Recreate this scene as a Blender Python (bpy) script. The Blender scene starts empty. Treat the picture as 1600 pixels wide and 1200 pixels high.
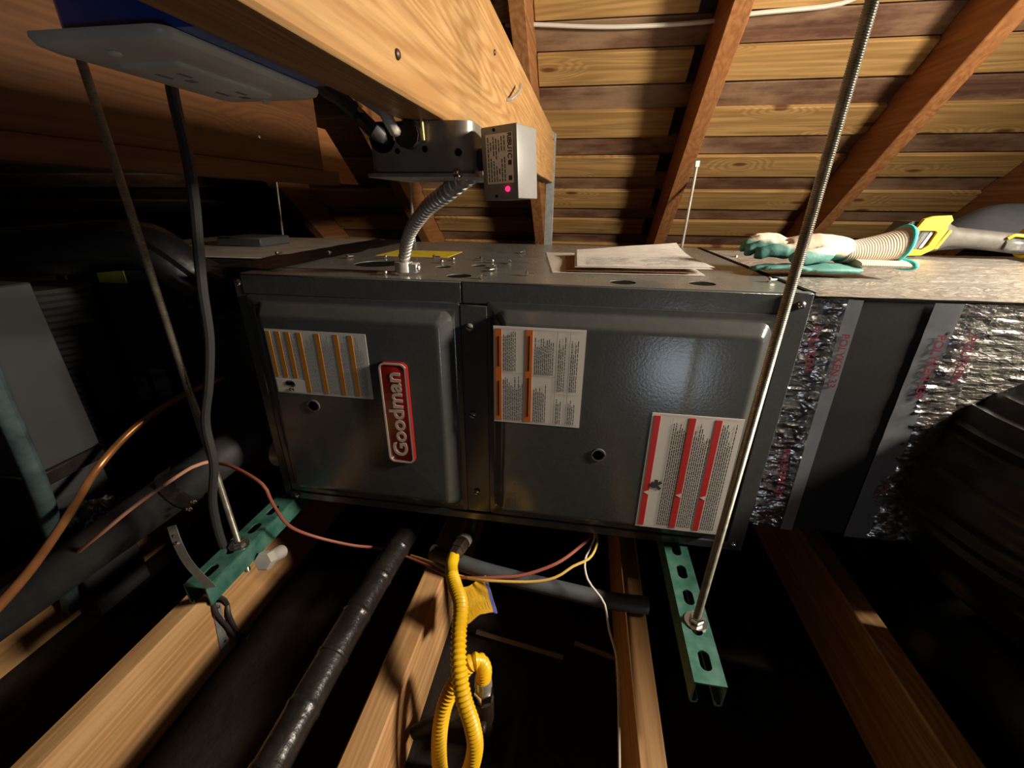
import bpy, bmesh, math, random
from mathutils import Vector, Matrix, noise
from mathutils.geometry import delaunay_2d_cdt
random.seed(7)
scene = bpy.context.scene
COL = scene.collection

# ------------------------------------------------------------------ camera
# world: X along the furnace (right), Y away from the viewer, Z up;
# origin = front left top corner of the furnace, metres
F = 662.1
CAM = Vector((0.566, -0.642, 0.111))
YAW, PITCH, ROLL = math.radians(9.13), math.radians(23.13), math.radians(0.48)
_f0 = Vector((-math.sin(YAW), math.cos(YAW), 0)); _r0 = Vector((math.cos(YAW), math.sin(YAW), 0)); _u0 = Vector((0, 0, 1))
FW = _f0*math.cos(PITCH) - _u0*math.sin(PITCH)
_u = _u0*math.cos(PITCH) + _f0*math.sin(PITCH)
RT = _r0*math.cos(ROLL) + _u*math.sin(ROLL)
UP = _u*math.cos(ROLL) - _r0*math.sin(ROLL)
cam_data = bpy.data.cameras.new('camera'); cam = bpy.data.objects.new('camera', cam_data); COL.objects.link(cam)
cam_data.sensor_width = 36; cam_data.lens = 36*F/1600; cam_data.clip_start = 0.01; cam_data.clip_end = 60
m = Matrix((RT, UP, -FW)).transposed().to_4x4(); m.translation = CAM
cam.matrix_world = m
scene.camera = cam

# ------------------------------------------------------------------ world and lights
w = bpy.data.worlds.new('world'); scene.world = w; w.use_nodes = True
w.node_tree.nodes['Background'].inputs[0].default_value = (1.0, 0.85, 0.7, 1)
w.node_tree.nodes['Background'].inputs[1].default_value = 0.004
def area(name, loc, target, size, power, col, spread=180):
    l = bpy.data.lights.new(name, 'AREA'); l.shape = 'RECTANGLE'; l.size, l.size_y = size; l.energy = power; l.color = col
    l.spread = math.radians(spread)
    o = bpy.data.objects.new(name, l); COL.objects.link(o); o.location = loc
    o.rotation_euler = (Vector(target)-Vector(loc)).to_track_quat('-Z', 'Y').to_euler()
    return o
# work light standing on the joists to the right of the furnace
area('work_light', (1.75, -0.15, 0.405), (0.6, 0.30, 0.0), (0.28, 0.15), 44, (1.0, 0.88, 0.72))
# cool light coming up through the attic hatch behind the viewer
area('hatch_light', (1.22, -1.95, -0.74), (0.8, -0.6, 0.0), (0.28, 0.32), 2.0, (0.78, 0.89, 1.0))
vs = scene.view_settings
vs.view_transform = 'Standard'; vs.look = 'None'; vs.exposure = 0.0; vs.gamma = 1.0; vs.use_curve_mapping = False

# ------------------------------------------------------------------ placing helpers
def ray(px, py): return FW + RT*((px-800)/F) - UP*((py-600)/F)
def ony(px, py, y): d = ray(px, py); return CAM + d*((y-CAM.y)/d.y)
def onx(px, py, x): d = ray(px, py); return CAM + d*((x-CAM.x)/d.x)
def onz(px, py, z): d = ray(px, py); return CAM + d*((z-CAM.z)/d.z)

# ------------------------------------------------------------------ materials
MATS = {}
def _new(name):
    mt = bpy.data.materials.new(name); mt.use_nodes = True
    nt = mt.node_tree; b = nt.nodes['Principled BSDF']
    MATS[name] = mt
    return mt, nt, b
def L(nt, a, b): nt.links.new(a, b)
def mix(nt, fac, a, b, typ='MIX'):
    n = nt.nodes.new('ShaderNodeMix'); n.data_type = 'RGBA'; n.blend_type = typ
    for s, v in ((n.inputs[0], fac), (n.inputs[6], a), (n.inputs[7], b)):
        if hasattr(v, 'links'): L(nt, v, s)
        elif isinstance(v, (int, float)): s.default_value = v
        else: s.default_value = (*v, 1)
    return n.outputs[2]
def ramp(nt, src, stops):
    n = nt.nodes.new('ShaderNodeValToRGB'); L(nt, src, n.inputs[0])
    cr = n.color_ramp
    while len(cr.elements) < len(stops): cr.elements.new(0.5)
    for e, (p, c) in zip(cr.elements, stops):
        e.position = p; e.color = (*c, 1) if not isinstance(c, (int, float)) else (c, c, c, 1)
    return n.outputs[0]
def coords(nt, scale=(1, 1, 1), rand=False):
    tc = nt.nodes.new('ShaderNodeTexCoord'); mp = nt.nodes.new('ShaderNodeMapping')
    mp.inputs['Scale'].default_value = scale
    L(nt, tc.outputs['Object'], mp.inputs[0])
    if rand:
        oi = nt.nodes.new('ShaderNodeObjectInfo'); ml = nt.nodes.new('ShaderNodeMath'); ml.operation = 'MULTIPLY'
        L(nt, oi.outputs['Random'], ml.inputs[0]); ml.inputs[1].default_value = 37.0
        L(nt, ml.outputs[0], mp.inputs['Location'])
    return mp.outputs[0]
def nz(nt, vec, scale, detail=4, rough=0.55, dist=0.0):
    n = nt.nodes.new('ShaderNodeTexNoise'); n.inputs['Scale'].default_value = scale
    n.inputs['Detail'].default_value = detail; n.inputs['Roughness'].default_value = rough; n.inputs['Distortion'].default_value = dist
    L(nt, vec, n.inputs['Vector']); return n.outputs[0]
def bump(nt, b, h, strength, dist=0.002):
    n = nt.nodes.new('ShaderNodeBump'); n.inputs['Strength'].default_value = strength; n.inputs['Distance'].default_value = dist
    L(nt, h, n.inputs['Height']); L(nt, n.outputs[0], b.inputs['Normal'])
def mat(name, col, rough=0.5, metal=0.0, col2=None, vscale=20, bs=None, bst=0.2, bd=0.001, coat=0.0, spec=0.5, stretch=(1, 1, 1), rvar=0.0):
    mt, nt, b = _new(name)
    b.inputs['Base Color'].default_value = (*col, 1); b.inputs['Roughness'].default_value = rough
    b.inputs['Metallic'].default_value = metal; b.inputs['Coat Weight'].default_value = coat
    b.inputs['Specular IOR Level'].default_value = spec
    v = coords(nt, stretch)
    if col2:
        L(nt, mix(nt, ramp(nt, nz(nt, v, vscale, 5), [(0.35, 0.0), (0.68, 1.0)]), col, col2), b.inputs['Base Color'])
    if rvar:
        n = nt.nodes.new('ShaderNodeMapRange'); L(nt, nz(nt, v, vscale*1.7, 3), n.inputs[0])
        n.inputs[3].default_value = max(0.02, rough-rvar); n.inputs[4].default_value = min(1, rough+rvar); L(nt, n.outputs[0], b.inputs['Roughness'])
    if bs: bump(nt, b, nz(nt, v, bs, 3), bst, bd)
    return mt
def wood(name, light, dark, axis=1, rough=0.6, ring=22, fine=90, knots=True, kcol=(0.10, 0.035, 0.012), stain=None, contrast=0.8, k2d=False):
    mt, nt, b = _new(name)
    b.inputs['Roughness'].default_value = rough; b.inputs['Specular IOR Level'].default_value = 0.3
    st = [1, 1, 1]; st[axis] = 0.045
    v = coords(nt, tuple(st), True)
    sk = [1, 1, 1]; sk[axis] = 0.32
    vk = coords(nt, tuple(sk), True)
    vor = nt.nodes.new('ShaderNodeTexVoronoi'); vor.inputs['Scale'].default_value = 4.2; vor.inputs['Randomness'].default_value = 1.0
    if k2d: vor.voronoi_dimensions = '2D'; vor.inputs['Scale'].default_value = 6.5
    L(nt, vk, vor.inputs['Vector'])
    kd = vor.outputs['Distance']
    # growth rings: noise field plus the bulge round each knot, cut into bands
    base = nz(nt, v, 9.0, 2, 0.45, 0.5)
    fall = ramp(nt, kd, [(0.0, 1.0), (0.28, 0.0)])
    ad = nt.nodes.new('ShaderNodeMath'); ad.operation = 'MULTIPLY_ADD'
    L(nt, fall, ad.inputs[0]); ad.inputs[1].default_value = 0.35 if knots else 0.0; L(nt, base, ad.inputs[2])
    sn = nt.nodes.new('ShaderNodeMath'); sn.operation = 'MULTIPLY'; L(nt, ad.outputs[0], sn.inputs[0]); sn.inputs[1].default_value = ring*6.283
    s2 = nt.nodes.new('ShaderNodeMath'); s2.operation = 'SINE'; L(nt, sn.outputs[0], s2.inputs[0])
    mr = nt.nodes.new('ShaderNodeMapRange'); mr.inputs[1].default_value = -1; mr.inputs[2].default_value = 1; L(nt, s2.outputs[0], mr.inputs[0])
    fine_n = nz(nt, v, fine, 4, 0.6, 0.2)
    rc = ramp(nt, mr.outputs[0], [(0.2, 0.0), (0.95, contrast)])
    c = mix(nt, rc, light, dark)
    c = mix(nt, ramp(nt, fine_n, [(0.42, 0.0), (0.72, 0.75)]), c, tuple(x*0.6 for x in dark))
    c = mix(nt, ramp(nt, nz(nt, vk, 3.0, 3), [(0.35, 0.0), (0.7, 0.5)]), c, tuple(0.75*a+0.25*d for a, d in zip(dark, light)))
    if stain:
        c = mix(nt, ramp(nt, nz(nt, vk, 9.0, 5, 0.65), [(0.4, 0.0), (0.62, 0.85)]), c, stain)
    if knots:
        c = mix(nt, ramp(nt, kd, [(0.035, 1.0), (0.075, 0.0)]), c, kcol)
    L(nt, c, b.inputs['Base Color'])
    bump(nt, b, fine_n, 0.35, 0.0012)
    return mt
def foil(name, col, rough, s1, s2, st, metal=1.0, stretch=(1, 1, 1)):
    mt, nt, b = _new(name)
    b.inputs['Metallic'].default_value = metal; b.inputs['Base Color'].default_value = (*col, 1); b.inputs['Roughness'].default_value = rough
    v = coords(nt, stretch)
    vo = nt.nodes.new('ShaderNodeTexVoronoi'); vo.feature = 'F1'; vo.inputs['Scale'].default_value = s1; vo.distance = 'MANHATTAN'
    wn = nt.nodes.new('ShaderNodeTexNoise'); wn.inputs['Scale'].default_value = s2; wn.inputs['Detail'].default_value = 5; L(nt, v, wn.inputs['Vector'])
    mx = nt.nodes.new('ShaderNodeMix'); mx.data_type = 'VECTOR'; mx.inputs[0].default_value = 0.22
    L(nt, v, mx.inputs[4]); L(nt, wn.outputs[1], mx.inputs[5]); L(nt, mx.outputs[1], vo.inputs['Vector'])
    a = nt.nodes.new('ShaderNodeMath'); a.operation = 'ADD'; L(nt, vo.outputs['Distance'], a.inputs[0]); L(nt, wn.outputs[0], a.inputs[1])
    bump(nt, b, a.outputs[0], st, 0.006)
    return mt

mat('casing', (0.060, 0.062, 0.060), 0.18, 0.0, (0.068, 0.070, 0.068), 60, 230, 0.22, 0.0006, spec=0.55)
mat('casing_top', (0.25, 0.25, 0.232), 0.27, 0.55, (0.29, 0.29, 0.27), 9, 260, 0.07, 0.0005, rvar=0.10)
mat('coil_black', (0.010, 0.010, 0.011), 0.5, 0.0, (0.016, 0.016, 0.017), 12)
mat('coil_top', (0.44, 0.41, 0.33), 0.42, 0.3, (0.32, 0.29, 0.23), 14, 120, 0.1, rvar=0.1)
mat('black_tape', (0.012, 0.010, 0.009), 0.34, 0.0, (0.022, 0.017, 0.015), 30, 60, 0.6, 0.003)
mat('black_plastic', (0.006, 0.006, 0.007), 0.36, 0.0, None, 8, 14, 0.35, 0.01, spec=0.4)
mat('black_rubber', (0.018, 0.018, 0.019), 0.62, 0.0, (0.030, 0.030, 0.030), 24, 70, 0.25, 0.002)
mat('black_cable', (0.035, 0.034, 0.033), 0.5)
mat('dark_void', (0.002, 0.002, 0.002), 0.9, spec=0.1)  # near-black; in the holes it paints the shade inside
mat('dark_band', (0.013, 0.013, 0.014), 0.75, 0.0, (0.018, 0.018, 0.019), 10, 200, 0.1, spec=0.2)
mat('zinc', (0.66, 0.64, 0.58), 0.34, 0.6, (0.50, 0.48, 0.43), 40, 200, 0.15, rvar=0.12)
mat('zinc_bright', (0.82, 0.80, 0.74), 0.22, 1.0)
mat('rod_steel', (0.42, 0.40, 0.33), 0.34, 0.75, (0.28, 0.25, 0.19), 60, rvar=0.1)
mat('galvanized', (0.46, 0.47, 0.46), 0.4, 0.6, (0.34, 0.35, 0.35), 70, rvar=0.12)
mat('box_steel', (0.34, 0.31, 0.27), 0.36, 0.4, (0.22, 0.20, 0.17), 30, 160, 0.15, rvar=0.14)
mat('dark_iron', (0.030, 0.022, 0.018), 0.45, 0.5, (0.07, 0.045, 0.030), 50)
mat('brass', (0.75, 0.58, 0.22), 0.3, 1.0)
mat('copper', (0.62, 0.26, 0.10), 0.34, 0.6, (0.42, 0.17, 0.06), 20, rvar=0.1)
mat('strut_green', (0.022, 0.105, 0.075), 0.42, 0.0, (0.075, 0.175, 0.135), 45, 120, 0.15, spec=0.6)
mat('yellow_hose', (0.86, 0.52, 0.012), 0.38, 0.0, (0.72, 0.42, 0.008), 25, spec=0.5)
mat('yellow_tag', (0.84, 0.52, 0.01), 0.55, 0.0, (0.70, 0.42, 0.01), 60)
mat('yellow_sticker', (0.74, 0.55, 0.02), 0.55, 0.0, (0.55, 0.40, 0.02), 40)
mat('olive_sticker', (0.22, 0.23, 0.03), 0.6, 0.0, (0.15, 0.16, 0.02), 40)
mat('tag_blue', (0.03, 0.05, 0.38), 0.5)
mat('paper', (0.88, 0.85, 0.80), 0.7, 0.0, (0.80, 0.77, 0.72), 30)
mat('paper_back', (0.74, 0.68, 0.62), 0.75)
mat('kraft', (0.42, 0.24, 0.13), 0.75, 0.0, (0.33, 0.18, 0.09), 30)
mat('label_white', (0.72, 0.67, 0.60), 0.5)
mat('label_grey', (0.60, 0.60, 0.56), 0.5)
mat('label_dim', (0.12, 0.12, 0.115), 0.6)
mat('stripe_amber', (0.52, 0.20, 0.015), 0.5)
mat('stripe_orange', (0.62, 0.145, 0.012), 0.5)
mat('stripe_red', (0.56, 0.022, 0.015), 0.45)
mat('print_dark', (0.045, 0.04, 0.038), 0.6)
mat('print_grey', (0.25, 0.24, 0.22), 0.6)
mat('print_red', (0.14, 0.012, 0.030), 0.5)
mat('badge_red', (0.26, 0.012, 0.012), 0.25, coat=0.5)
mat('sight_ring', (0.13, 0.13, 0.125), 0.4, 0.3)
mat('badge_silver', (0.80, 0.72, 0.60), 0.35, 0.4)
mat('white_plastic', (0.80, 0.79, 0.70), 0.38, 0.0, (0.60, 0.58, 0.52), 10, 50, 0.05)
mat('blue_plastic', (0.014, 0.080, 0.40), 0.25, 0.0, (0.012, 0.060, 0.32), 10, spec=0.6)
mat('white_cable', (0.66, 0.61, 0.52), 0.45)
mat('relay_grey', (0.21, 0.205, 0.19), 0.45, 0.0, (0.24, 0.235, 0.22), 40, 220, 0.1)
mat('relay_label', (0.78, 0.78, 0.74), 0.4)
mat('wire_red', (0.30, 0.085, 0.055), 0.5)
mat('wire_pink', (0.52, 0.26, 0.17), 0.5)
mat('wire_yellow', (0.66, 0.42, 0.10), 0.5)
mat('wire_white', (0.70, 0.66, 0.58), 0.45)
mat('teal_rubber', (0.030, 0.175, 0.150), 0.5, 0.0, (0.055, 0.24, 0.205), 30, 90, 0.3, 0.002)
mat('teal_trim', (0.05, 0.52, 0.50), 0.7)
mat('tool_yellow', (0.80, 0.50, 0.008), 0.42)
mat('tool_black', (0.030, 0.030, 0.028), 0.5, 0.0, (0.045, 0.045, 0.04), 40)
mat('tool_grey', (0.065, 0.062, 0.052), 0.62, 0.0, (0.10, 0.095, 0.08), 40, 160, 0.3)
mat('tool_window', (0.25, 0.25, 0.24), 0.3, 0.3, (0.06, 0.06, 0.06), 30, stretch=(1, 1, 0.2))
mat('tarp_grey', (0.060, 0.066, 0.072), 0.6, 0.0, (0.09, 0.095, 0.10), 8, 20, 0.3, 0.01)
mat('panel_grey', (0.030, 0.031, 0.032), 0.65, 0.0, (0.038, 0.038, 0.039), 12)
mat('teal_insulation', (0.11, 0.17, 0.18), 0.6, 0.0, (0.03, 0.05, 0.055), 18, 30, 0.4, 0.004)
mat('pvc', (0.48, 0.45, 0.41), 0.45, 0.0, (0.36, 0.32, 0.29), 20)
mat('floor_dust', (0.016, 0.013, 0.011), 0.95, 0.0, (0.026, 0.020, 0.016), 7, 40, 0.5, 0.01, spec=0.1)
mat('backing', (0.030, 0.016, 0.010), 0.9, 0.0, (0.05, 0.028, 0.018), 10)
foil('foil_crinkle', (0.70, 0.68, 0.66), 0.24, 20, 14, 0.40, 0.95, (0.7, 1, 1.5))
foil('foil_face', (0.58, 0.56, 0.52), 0.34, 18, 26, 0.40, 0.9, (0.6, 1, 1.6))
foil('foil_wrap', (0.74, 0.71, 0.66), 0.38, 18, 26, 0.45, 0.72, (0.6, 1, 1.6))
mat('tape_silver', (0.42, 0.44, 0.47), 0.24, 0.6, (0.50, 0.52, 0.55), 8, 30, 0.10, 0.002)
wood('beam_wood', (0.47, 0.285, 0.122), (0.32, 0.158, 0.050), 1, 0.5, 34, 190, contrast=0.7)
wood('joist_wood', (0.62, 0.37, 0.17), (0.44, 0.22, 0.08), 1, 0.62, 16, 80)
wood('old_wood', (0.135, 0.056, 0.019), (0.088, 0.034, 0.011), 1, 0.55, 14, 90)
wood('rafter_wood', (0.42, 0.190, 0.072), (0.30, 0.120, 0.040), 1, 0.5, 12, 90, knots=False)
wood('plank_light', (0.56, 0.345, 0.130), (0.35, 0.195, 0.064), 0, 0.6, 15, 70, kcol=(0.17, 0.065, 0.022), k2d=True)
wood('plank_brown', (0.17, 0.085, 0.050), (0.105, 0.046, 0.028), 0, 0.65, 12, 70, knots=False, stain=(0.34, 0.215, 0.125))
# cream knitted glove coated in teal rubber on its palm side
def glove_mat(name, thr):
    mt, nt, b = _new(name); b.inputs['Roughness'].default_value = 0.65
    tc = nt.nodes.new('ShaderNodeTexCoord'); sx = nt.nodes.new('ShaderNodeSeparateXYZ'); L(nt, tc.outputs['Object'], sx.inputs[0])
    n = nz(nt, tc.outputs['Object'], 18, 3)
    a = nt.nodes.new('ShaderNodeMath'); a.operation = 'MULTIPLY_ADD'; L(nt, n, a.inputs[0]); a.inputs[1].default_value = 0.022; L(nt, sx.outputs[2], a.inputs[2])
    a2 = nt.nodes.new('ShaderNodeMath'); a2.operation = 'MULTIPLY_ADD'; L(nt, sx.outputs[0], a2.inputs[0]); a2.inputs[1].default_value = 0.16; L(nt, a.outputs[0], a2.inputs[2])
    r = nt.nodes.new('ShaderNodeMapRange'); r.inputs[1].default_value = thr-0.003; r.inputs[2].default_value = thr+0.003; L(nt, a2.outputs[0], r.inputs[0])
    c1 = mix(nt, ramp(nt, nz(nt, tc.outputs['Object'], 25, 4), [(0.3, 0.0), (0.7, 1.0)]), (0.040, 0.150, 0.128), (0.085, 0.235, 0.205))
    L(nt, mix(nt, r.outputs[0], c1, (0.62, 0.53, 0.41)), b.inputs['Base Color'])
    bump(nt, b, nz(nt, tc.outputs['Object'], 130, 3), 0.3, 0.002)
glove_mat('glove_top', 0.012); glove_mat('glove_under', 0.045)
mt_, nt_, b_ = _new('cuff_knit')
wv = nt_.nodes.new('ShaderNodeTexWave'); wv.inputs['Scale'].default_value = 90; wv.bands_direction = 'X'; wv.inputs['Distortion'].default_value = 1.5
L(nt_, coords(nt_), wv.inputs['Vector'])
L(nt_, mix(nt_, wv.outputs[1], (0.46, 0.38, 0.29), (0.56, 0.48, 0.38)), b_.inputs['Base Color']); b_.inputs['Roughness'].default_value = 0.9
bump(nt_, b_, wv.outputs[1], 0.35, 0.001)
mt_, nt_, b_ = _new('led_red')
b_.inputs['Base Color'].default_value = (0.8, 0.0, 0.05, 1); b_.inputs['Emission Color'].default_value = (1.0, 0.02, 0.10, 1); b_.inputs['Emission Strength'].default_value = 2.2

# ------------------------------------------------------------------ mesh helpers
ORG = {}
def wloc(o): return ORG.get(o.name, Vector((0, 0, 0)))
def _sharp(bm, ang=0.62):
    for f in bm.faces: f.smooth = True
    for e in bm.edges:
        if len(e.link_faces) != 2 or e.calc_face_angle(0) > ang: e.smooth = False
def obj(name, bm, material, parent=None, base=False, flat=False):
    """link a bmesh built in world coordinates as ONE object with its origin in its middle (or base)"""
    vs_ = [v.co for v in bm.verts]
    lo = Vector((min(v.x for v in vs_), min(v.y for v in vs_), min(v.z for v in vs_)))
    hi = Vector((max(v.x for v in vs_), max(v.y for v in vs_), max(v.z for v in vs_)))
    c = (lo+hi)/2
    if base: c.z = lo.z
    bmesh.ops.translate(bm, verts=bm.verts, vec=-c)
    bmesh.ops.recalc_face_normals(bm, faces=bm.faces) if not flat else None
    if not flat: _sharp(bm)
    me = bpy.data.meshes.new(name); bm.to_mesh(me); bm.free()
    me.materials.append(MATS[material])
    o = bpy.data.objects.new(name, me); COL.objects.link(o)
    ORG[o.name] = c
    if name.startswith('printed_'): o['kind'] = 'stuff'
    if parent: o.parent = parent; o.location = c - wloc(parent)
    else: o.location = c
    return o
def thing(name, label, cat, loc, group=None):
    o = bpy.data.objects.new(name, None); COL.objects.link(o); o.empty_display_size = 0.05
    o.location = loc; ORG[o.name] = Vector(loc)
    return tag(o, label, cat, group)
def tag(o, label, cat, group=None):
    o['label'] = label; o['category'] = cat
    if group: o['group'] = group
    return o
def struct(o): o['kind'] = 'structure'; return o
def box(bm, lo, hi, bev=0.0, seg=1):
    r = bmesh.ops.create_cube(bm, size=1)
    lo, hi = Vector(lo), Vector(hi)
    for v in r['verts']:
        v.co = Vector([(lo[i]+hi[i])/2 + v.co[i]*(hi[i]-lo[i]) for i in range(3)])
    if bev:
        es = list({e for v in r['verts'] for e in v.link_edges})
        bmesh.ops.bevel(bm, geom=es, offset=bev, segments=seg, affect='EDGES', profile=0.5)
    return bm
def nb(): return bmesh.new()
def bx(name, lo, hi, material, parent=None, bev=0.002, seg=1, base=False): return obj(name, box(nb(), lo, hi, bev, seg), material, parent, base)
def crom(pts, step):
    pts = [Vector(p) for p in pts]
    P = [pts[0]*2-pts[1]] + pts + [pts[-1]*2-pts[-2]]
    out = []
    for i in range(1, len(P)-2):
        n = max(1, int((P[i+1]-P[i]).length/step))
        for k in range(n):
            t = k/n; a, b, c, d = P[i-1], P[i], P[i+1], P[i+2]
            out.append(0.5*((2*b)+(c-a)*t+(2*a-5*b+4*c-d)*t*t+(3*b-a-3*c+d)*t**3))
    out.append(pts[-1]); return out
def sweep(bm, pts, rad, seg=10, caps=True, sq=(1, 1)):
    """tube along points; rad = number or f(arc length, angle, i)"""
    n = len(pts); t0 = (pts[1]-pts[0]).normalized()
    ref = Vector((0, 0, 1)) if abs(t0.z) < 0.9 else Vector((1, 0, 0))
    u = t0.cross(ref).normalized(); rings = []; s = 0
    for i, p in enumerate(pts):
        t = (pts[min(i+1, n-1)]-pts[max(i-1, 0)]).normalized()
        u = (u - t*u.dot(t)).normalized(); v = t.cross(u)
        if i: s += (p-pts[i-1]).length
        rg = []
        for k in range(seg):
            a = 2*math.pi*k/seg
            r = rad(s, a, i) if callable(rad) else rad
            rg.append(bm.verts.new(p + u*(math.cos(a)*r*sq[0]) + v*(math.sin(a)*r*sq[1])))
        rings.append(rg)
    for i in range(n-1):
        for k in range(seg):
            bm.faces.new((rings[i][k], rings[i][(k+1) % seg], rings[i+1][(k+1) % seg], rings[i+1][k]))
    if caps:
        bm.faces.new(rings[0][::-1]); bm.faces.new(rings[-1])
    return bm
def tube(name, pts, rad, material, parent=None, seg=10, step=0.012, caps=True, raw=False):
    P_ = [Vector(p) for p in pts] if raw else crom(pts, step)
    return obj(name, sweep(nb(), P_, rad, seg, caps), material, parent)
def cyl(bm, a, b, r, seg=16, r2=None):
    a, b = Vector(a), Vector(b)
    return sweep(bm, [a, b], lambda s, an, i: r if i == 0 or r2 is None else r2, seg)
def ribs(pts, pitch, prof, start=0.0):
    """path points and radii for a corrugated tube: prof = [(fraction of the pitch, radius)...] for one rib"""
    P_ = crom(pts, 0.002); cum = [0.0]
    for a, b in zip(P_, P_[1:]): cum.append(cum[-1]+(b-a).length)
    out, rad, k = [], [], 0
    n = int((cum[-1])/pitch)
    for i in range(n):
        for f_, r in prof:
            s_ = (i+f_)*pitch
            while cum[k+1] < s_ and k < len(P_)-2: k += 1
            t = (s_-cum[k])/max(1e-9, cum[k+1]-cum[k]); out.append(P_[k].lerp(P_[k+1], t)); rad.append(r if s_ >= start else prof[len(prof)//2][1]*0.95)
    out.append(P_[-1]); rad.append(rad[-1]); return out, rad
def poly_in(p, poly):
    ins = False; n = len(poly)
    for i in range(n):
        a, b = poly[i], poly[(i+1) % n]
        if (a[1] > p[1]) != (b[1] > p[1]) and p[0] < (b[0]-a[0])*(p[1]-a[1])/(b[1]-a[1])+a[0]: ins = not ins
    return ins
def plate(bm, outline, holes, th, fn):
    """flat sheet with holes; fn(u, v, w) maps sheet coordinates to world, w in 0..th"""
    V2, E2 = [], []
    for lp in [outline]+holes:
        k = len(V2); V2 += [Vector(p) for p in lp]; E2 += [(k+i, k+(i+1) % len(lp)) for i in range(len(lp))]
    vo, eo, fo, *_ = delaunay_2d_cdt(V2, E2, [], 0, 1e-7)
    top = [bm.verts.new(fn(v.x, v.y, th)) for v in vo]; bot = [bm.verts.new(fn(v.x, v.y, 0)) for v in vo]
    for f in fo:
        c = sum((vo[i] for i in f), Vector((0, 0)))/len(f)
        if not poly_in(c, outline) or any(poly_in(c, h) for h in holes): continue
        bm.faces.new([top[i] for i in f]); bm.faces.new([bot[i] for i in reversed(f)])
    for e in list(bm.edges):
        pass
    idx = {}
    for i, v in enumerate(vo): idx[(round(v.x, 6), round(v.y, 6))] = i
    for lp in [outline]+holes:
        for i in range(len(lp)):
            a = idx.get((round(lp[i][0], 6), round(lp[i][1], 6))); b = idx.get((round(lp[(i+1) % len(lp)][0], 6), round(lp[(i+1) % len(lp)][1], 6)))
            if a is not None and b is not None:
                try: bm.faces.new((bot[a], bot[b], top[b], top[a]))
                except ValueError: pass
    return bm
def circ(x, y, r, n=20, ry=None): return [(x+r*math.cos(2*math.pi*i/n), y+(ry or r)*math.sin(2*math.pi*i/n)) for i in range(n)]
def rrect(x0, x1, y0, y1, r, n=5):
    out = []
    for cx, cy, a0 in ((x1-r, y1-r, 0), (x0+r, y1-r, 90), (x0+r, y0+r, 180), (x1-r, y0+r, 270)):
        for k in range(n+1):
            a = math.radians(a0+90*k/n); out.append((cx+r*math.cos(a), cy+r*math.sin(a)))
    return out
def loft(bm, loops, cap0=True, cap1=True):
    R = [[bm.verts.new(p) for p in lp] for lp in loops]; n = len(R[0])
    for a, b in zip(R, R[1:]):
        for k in range(n): bm.faces.new((a[k], a[(k+1) % n], b[(k+1) % n], b[k]))
    if cap0: bm.faces.new(R[0][::-1])
    if cap1: bm.faces.new(R[-1])
    return bm
def grid(bm, fn, nu, nv):
    G = [[bm.verts.new(fn(i/nu, j/nv)) for j in range(nv+1)] for i in range(nu+1)]
    for i in range(nu):
        for j in range(nv): bm.faces.new((G[i][j], G[i+1][j], G[i+1][j+1], G[i][j+1]))
    return bm
def text_obj(name, body, size, M, material, parent, depth=0.0006, offset=0.0, sx=1.0):
    cu = bpy.data.curves.new(name, 'FONT'); cu.body = body; cu.size = size; cu.extrude = depth; cu.offset = offset
    cu.align_x = 'CENTER'; cu.align_y = 'CENTER'; cu.resolution_u = 4
    t = bpy.data.objects.new(name, cu); COL.objects.link(t)
    dg = bpy.context.evaluated_depsgraph_get(); dg.update()
    me = bpy.data.meshes.new_from_object(t.evaluated_get(dg))
    bpy.data.objects.remove(t); bpy.data.curves.remove(cu)
    bm = nb(); bm.from_mesh(me); bpy.data.meshes.remove(me)
    bmesh.ops.transform(bm, matrix=M @ Matrix.Diagonal((sx, 1, 1, 1)), verts=bm.verts)
    return obj(name, bm, material, parent, flat=True)
def evald(o):
    dg = bpy.context.evaluated_depsgraph_get(); dg.update()
    me = bpy.data.meshes.new_from_object(o.evaluated_get(dg)); return me
def frame(origin, xdir, ydir):  # matrix with the given local x, y axes
    x = Vector(xdir).normalized(); y = Vector(ydir).normalized(); z = x.cross(y)
    M = Matrix((x, y, z)).transposed().to_4x4(); M.translation = Vector(origin); return M
def screw_head(name, p, nrm, r, material, parent=None, slot=True):
    p, nrm = Vector(p), Vector(nrm).normalized()
    bm = nb(); sweep(bm, [p, p+nrm*r*0.35, p+nrm*r*0.62, p+nrm*r*0.72], lambda s, a, i: r*(1, 0.97, 0.7, 0.25)[i], 10)
    return obj(name, bm, material, parent)

# ================================================================== THE SETTING
SL = math.radians(39); TS = math.tan(SL); CS = math.cos(SL); SN = math.sin(SL)
A0 = 1.22; RH = 0.16                      # underside of the rafters z = A0 - TS*y; rafter depth
s_dir = Vector((0, CS, -SN)); n_dir = Vector((0, SN, CS))
def roof(x, y, h): return Vector((x, y, A0-TS*y)) + n_dir*h      # h above the rafter undersides
ZJ, ZF = -0.589, -0.759                   # joist tops, ceiling below
fl = struct(bx('floor', (-3.6, -1.2, ZF-0.04), (3.4, 2.75, ZF), 'floor_dust', bev=0))
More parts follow.
